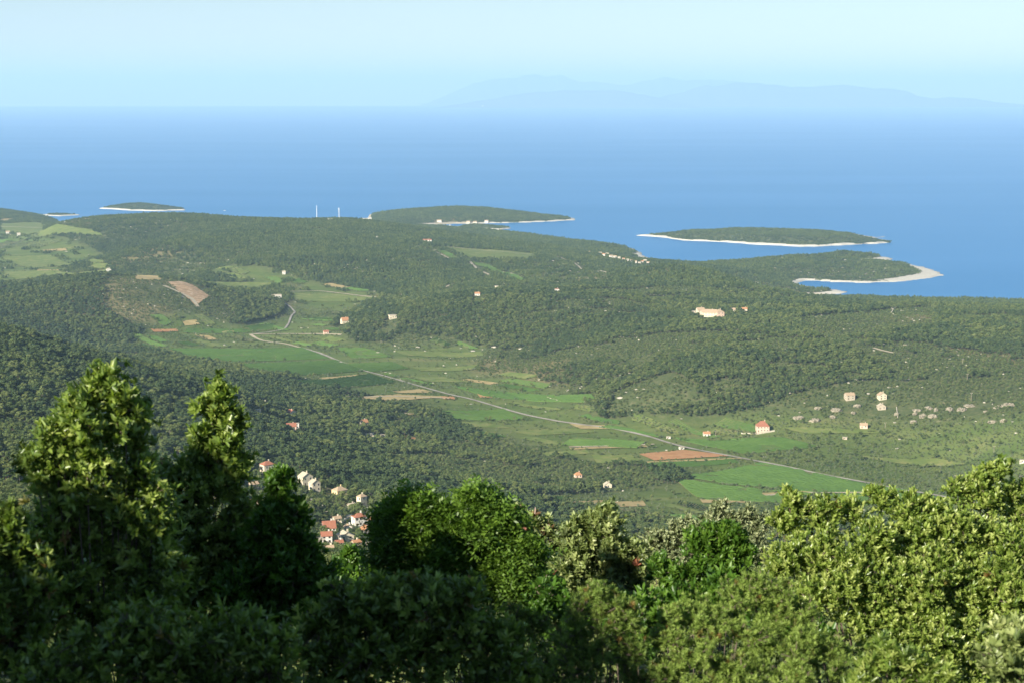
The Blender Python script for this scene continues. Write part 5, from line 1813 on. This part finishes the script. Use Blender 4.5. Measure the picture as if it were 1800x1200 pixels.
nf += bush('evergreen_shrub', 'grey green fine leaved shrub behind the bright green bush', 'shrub', [
    (1265, 893, 19, 15), (1255, 915, 19, 28), (1290, 922, 19, 34), (1220, 930, 19, 34), (1330, 915, 19, 36), (1180, 945, 19, 34), (1150, 955, 19, 28), (1260, 950, 19, 44), (1200, 970, 19, 44), (1320, 960, 19, 44), (1150, 985, 19, 36), (1240, 1000, 19, 50)],
    'grey_leaf', (.048, .015), (1230, 19), dens=.6, seed=11, red=0, bright=.1)
nf += bush('evergreen_shrub', 'bright fresh green bush between the pale shrubs', 'shrub', [
    (1245, 945, 12.5, 30), (1285, 948, 12.5, 34), (1225, 970, 12.5, 38), (1270, 980, 12.5, 50), (1310, 975, 12.5, 34), (1190, 1010, 12.5, 40), (1240, 1020, 12.5, 50), (1165, 1000, 12.5, 26), (1300, 1020, 12.5, 40)],
    'fresh_leaf', (.050, .017), (1240, 12.5), dens=.85, seed=12, red=0, up=.8, bright=.2)
# large bush on the right
nf += bush('strawberry_tree', 'large yellow green leafy bush filling the lower right', 'tree', [
    (1385, 880, 12.0, 24), (1400, 905, 12.0, 34), (1375, 930, 12.0, 36), (1455, 895, 12.0, 28), (1440, 930, 12.0, 44), (1500, 905, 12.1, 36), (1550, 885, 12.2, 38), (1590, 905, 12.2, 44), (1640, 895, 12.3, 40),
    (1690, 870, 12.4, 38), (1735, 835, 12.4, 24), (1715, 850, 12.4, 30), (1760, 828, 12.4, 16), (1740, 880, 12.4, 44), (1785, 870, 12.5, 40), (1800, 910, 12.5, 50),
    (1390, 985, 11.8, 56), (1460, 985, 11.8, 64), (1530, 965, 11.9, 66), (1610, 965, 12, 66), (1690, 940, 12.1, 64), (1770, 960, 12.1, 66),
    (1500, 1050, 11.6, 74), (1590, 1050, 11.7, 78), (1680, 1030, 11.8, 80), (1770, 1050, 11.8, 80), (1560, 1130, 11.5, 70), (1640, 1130, 11.6, 85), (1740, 1140, 11.7, 90), (1420, 1050, 11.6, 50), (1820, 1000, 12, 60)],
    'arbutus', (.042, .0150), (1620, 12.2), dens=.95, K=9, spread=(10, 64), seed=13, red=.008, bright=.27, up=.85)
# juniper at the bottom
JU = [(1050, 1050, 8.4, 34), (1075, 1065, 8.4, 40), (1020, 1085, 8.4, 40), (1110, 1090, 8.4, 40), (1060, 1120, 8.4, 56), (1000, 1140, 8.4, 50), (1030, 1180, 8.4, 60), (1100, 1160, 8.4, 52), (1030, 1225, 8.4, 56), (1100, 1215, 8.4, 52), (970, 1215, 8.4, 52)]
nf += bush('juniper', 'olive green juniper with shaded left side at the bottom centre', 'shrub', JU, 'needle', (.026, .0040), (1050, 8.4), dens=.40, seed=14, sub=8, style='needle', K=20, spread=(15, 85), red=.05, up=.5, bright=.12)
nf += bush('juniper', 'soft bright green juniper in full sun at the bottom', 'shrub', [
    (1330, 1035, 8.8, 36), (1375, 1045, 8.8, 34), (1280, 1060, 8.8, 44), (1350, 1080, 8.8, 50), (1220, 1070, 8.7, 42), (1175, 1085, 8.6, 36), (1410, 1085, 8.8, 40), (1250, 1110, 8.6, 56), (1180, 1130, 8.5, 50), (1320, 1130, 8.6, 60), (1400, 1140, 8.6, 56),
    (1460, 1150, 8.7, 44), (1220, 1180, 8.4, 66), (1310, 1190, 8.4, 66), (1400, 1200, 8.4, 60), (1480, 1195, 8.5, 44), (1150, 1190, 8.4, 50)],
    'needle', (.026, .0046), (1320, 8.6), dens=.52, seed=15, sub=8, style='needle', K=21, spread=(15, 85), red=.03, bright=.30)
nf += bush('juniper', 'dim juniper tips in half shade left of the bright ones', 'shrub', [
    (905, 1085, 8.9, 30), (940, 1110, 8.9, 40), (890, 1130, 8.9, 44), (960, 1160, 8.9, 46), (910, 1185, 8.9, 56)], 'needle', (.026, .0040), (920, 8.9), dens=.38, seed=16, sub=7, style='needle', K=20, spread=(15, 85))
nf += bush('evergreen_shrub', 'pale leafy shrub in the bottom right corner', 'shrub', [
    (1785, 1120, 7.5, 36), (1765, 1155, 7.5, 50), (1800, 1180, 7.5, 70)], 'pale_leaf', (.050, .017), (1790, 7.5), dens=.75, seed=17, up=.9, bright=.15)
nf += bush('evergreen_shrub', 'yellow green shrub tip low between juniper and leafy bush', 'shrub', [
    (1560, 1165, 7.6, 40), (1600, 1185, 7.6, 46), (1530, 1195, 7.6, 40), (1650, 1200, 7.6, 50)], 'arbutus', (.046, .010), (1580, 7.6), dens=.7, seed=18, up=.9, bright=.2)
nf += bush('evergreen_shrub', 'shaded undergrowth behind the two left treetops', 'shrub', [
    (250, 960, 11, 70), (330, 1000, 11, 80), (160, 980, 11, 70), (420, 1000, 11, 80), (80, 1000, 11, 80), (240, 1060, 11, 90), (500, 1060, 11, 80), (0, 1060, 11, 80)],
    'fresh_leaf', (.060, .022), (260, 11), dens=.8, seed=19, K=7)
nf += bush('evergreen_shrub', 'low shaded shrub between feathery tree and juniper', 'shrub', [
    (960, 1060, 10.5, 50), (1000, 1100, 10.5, 60), (1080, 1090, 10.5, 60), (1150, 1070, 10.5, 56), (1200, 1060, 10.5, 50), (1120, 1130, 10.5, 60), (1270, 1040, 10.5, 44), (1340, 1085, 10.5, 44), (1420, 1130, 10.5, 50)],
    'fresh_leaf', (.055, .020), (1150, 10.5), dens=.8, seed=20, K=7, bright=.05)
print('LEAF FACES', nf)
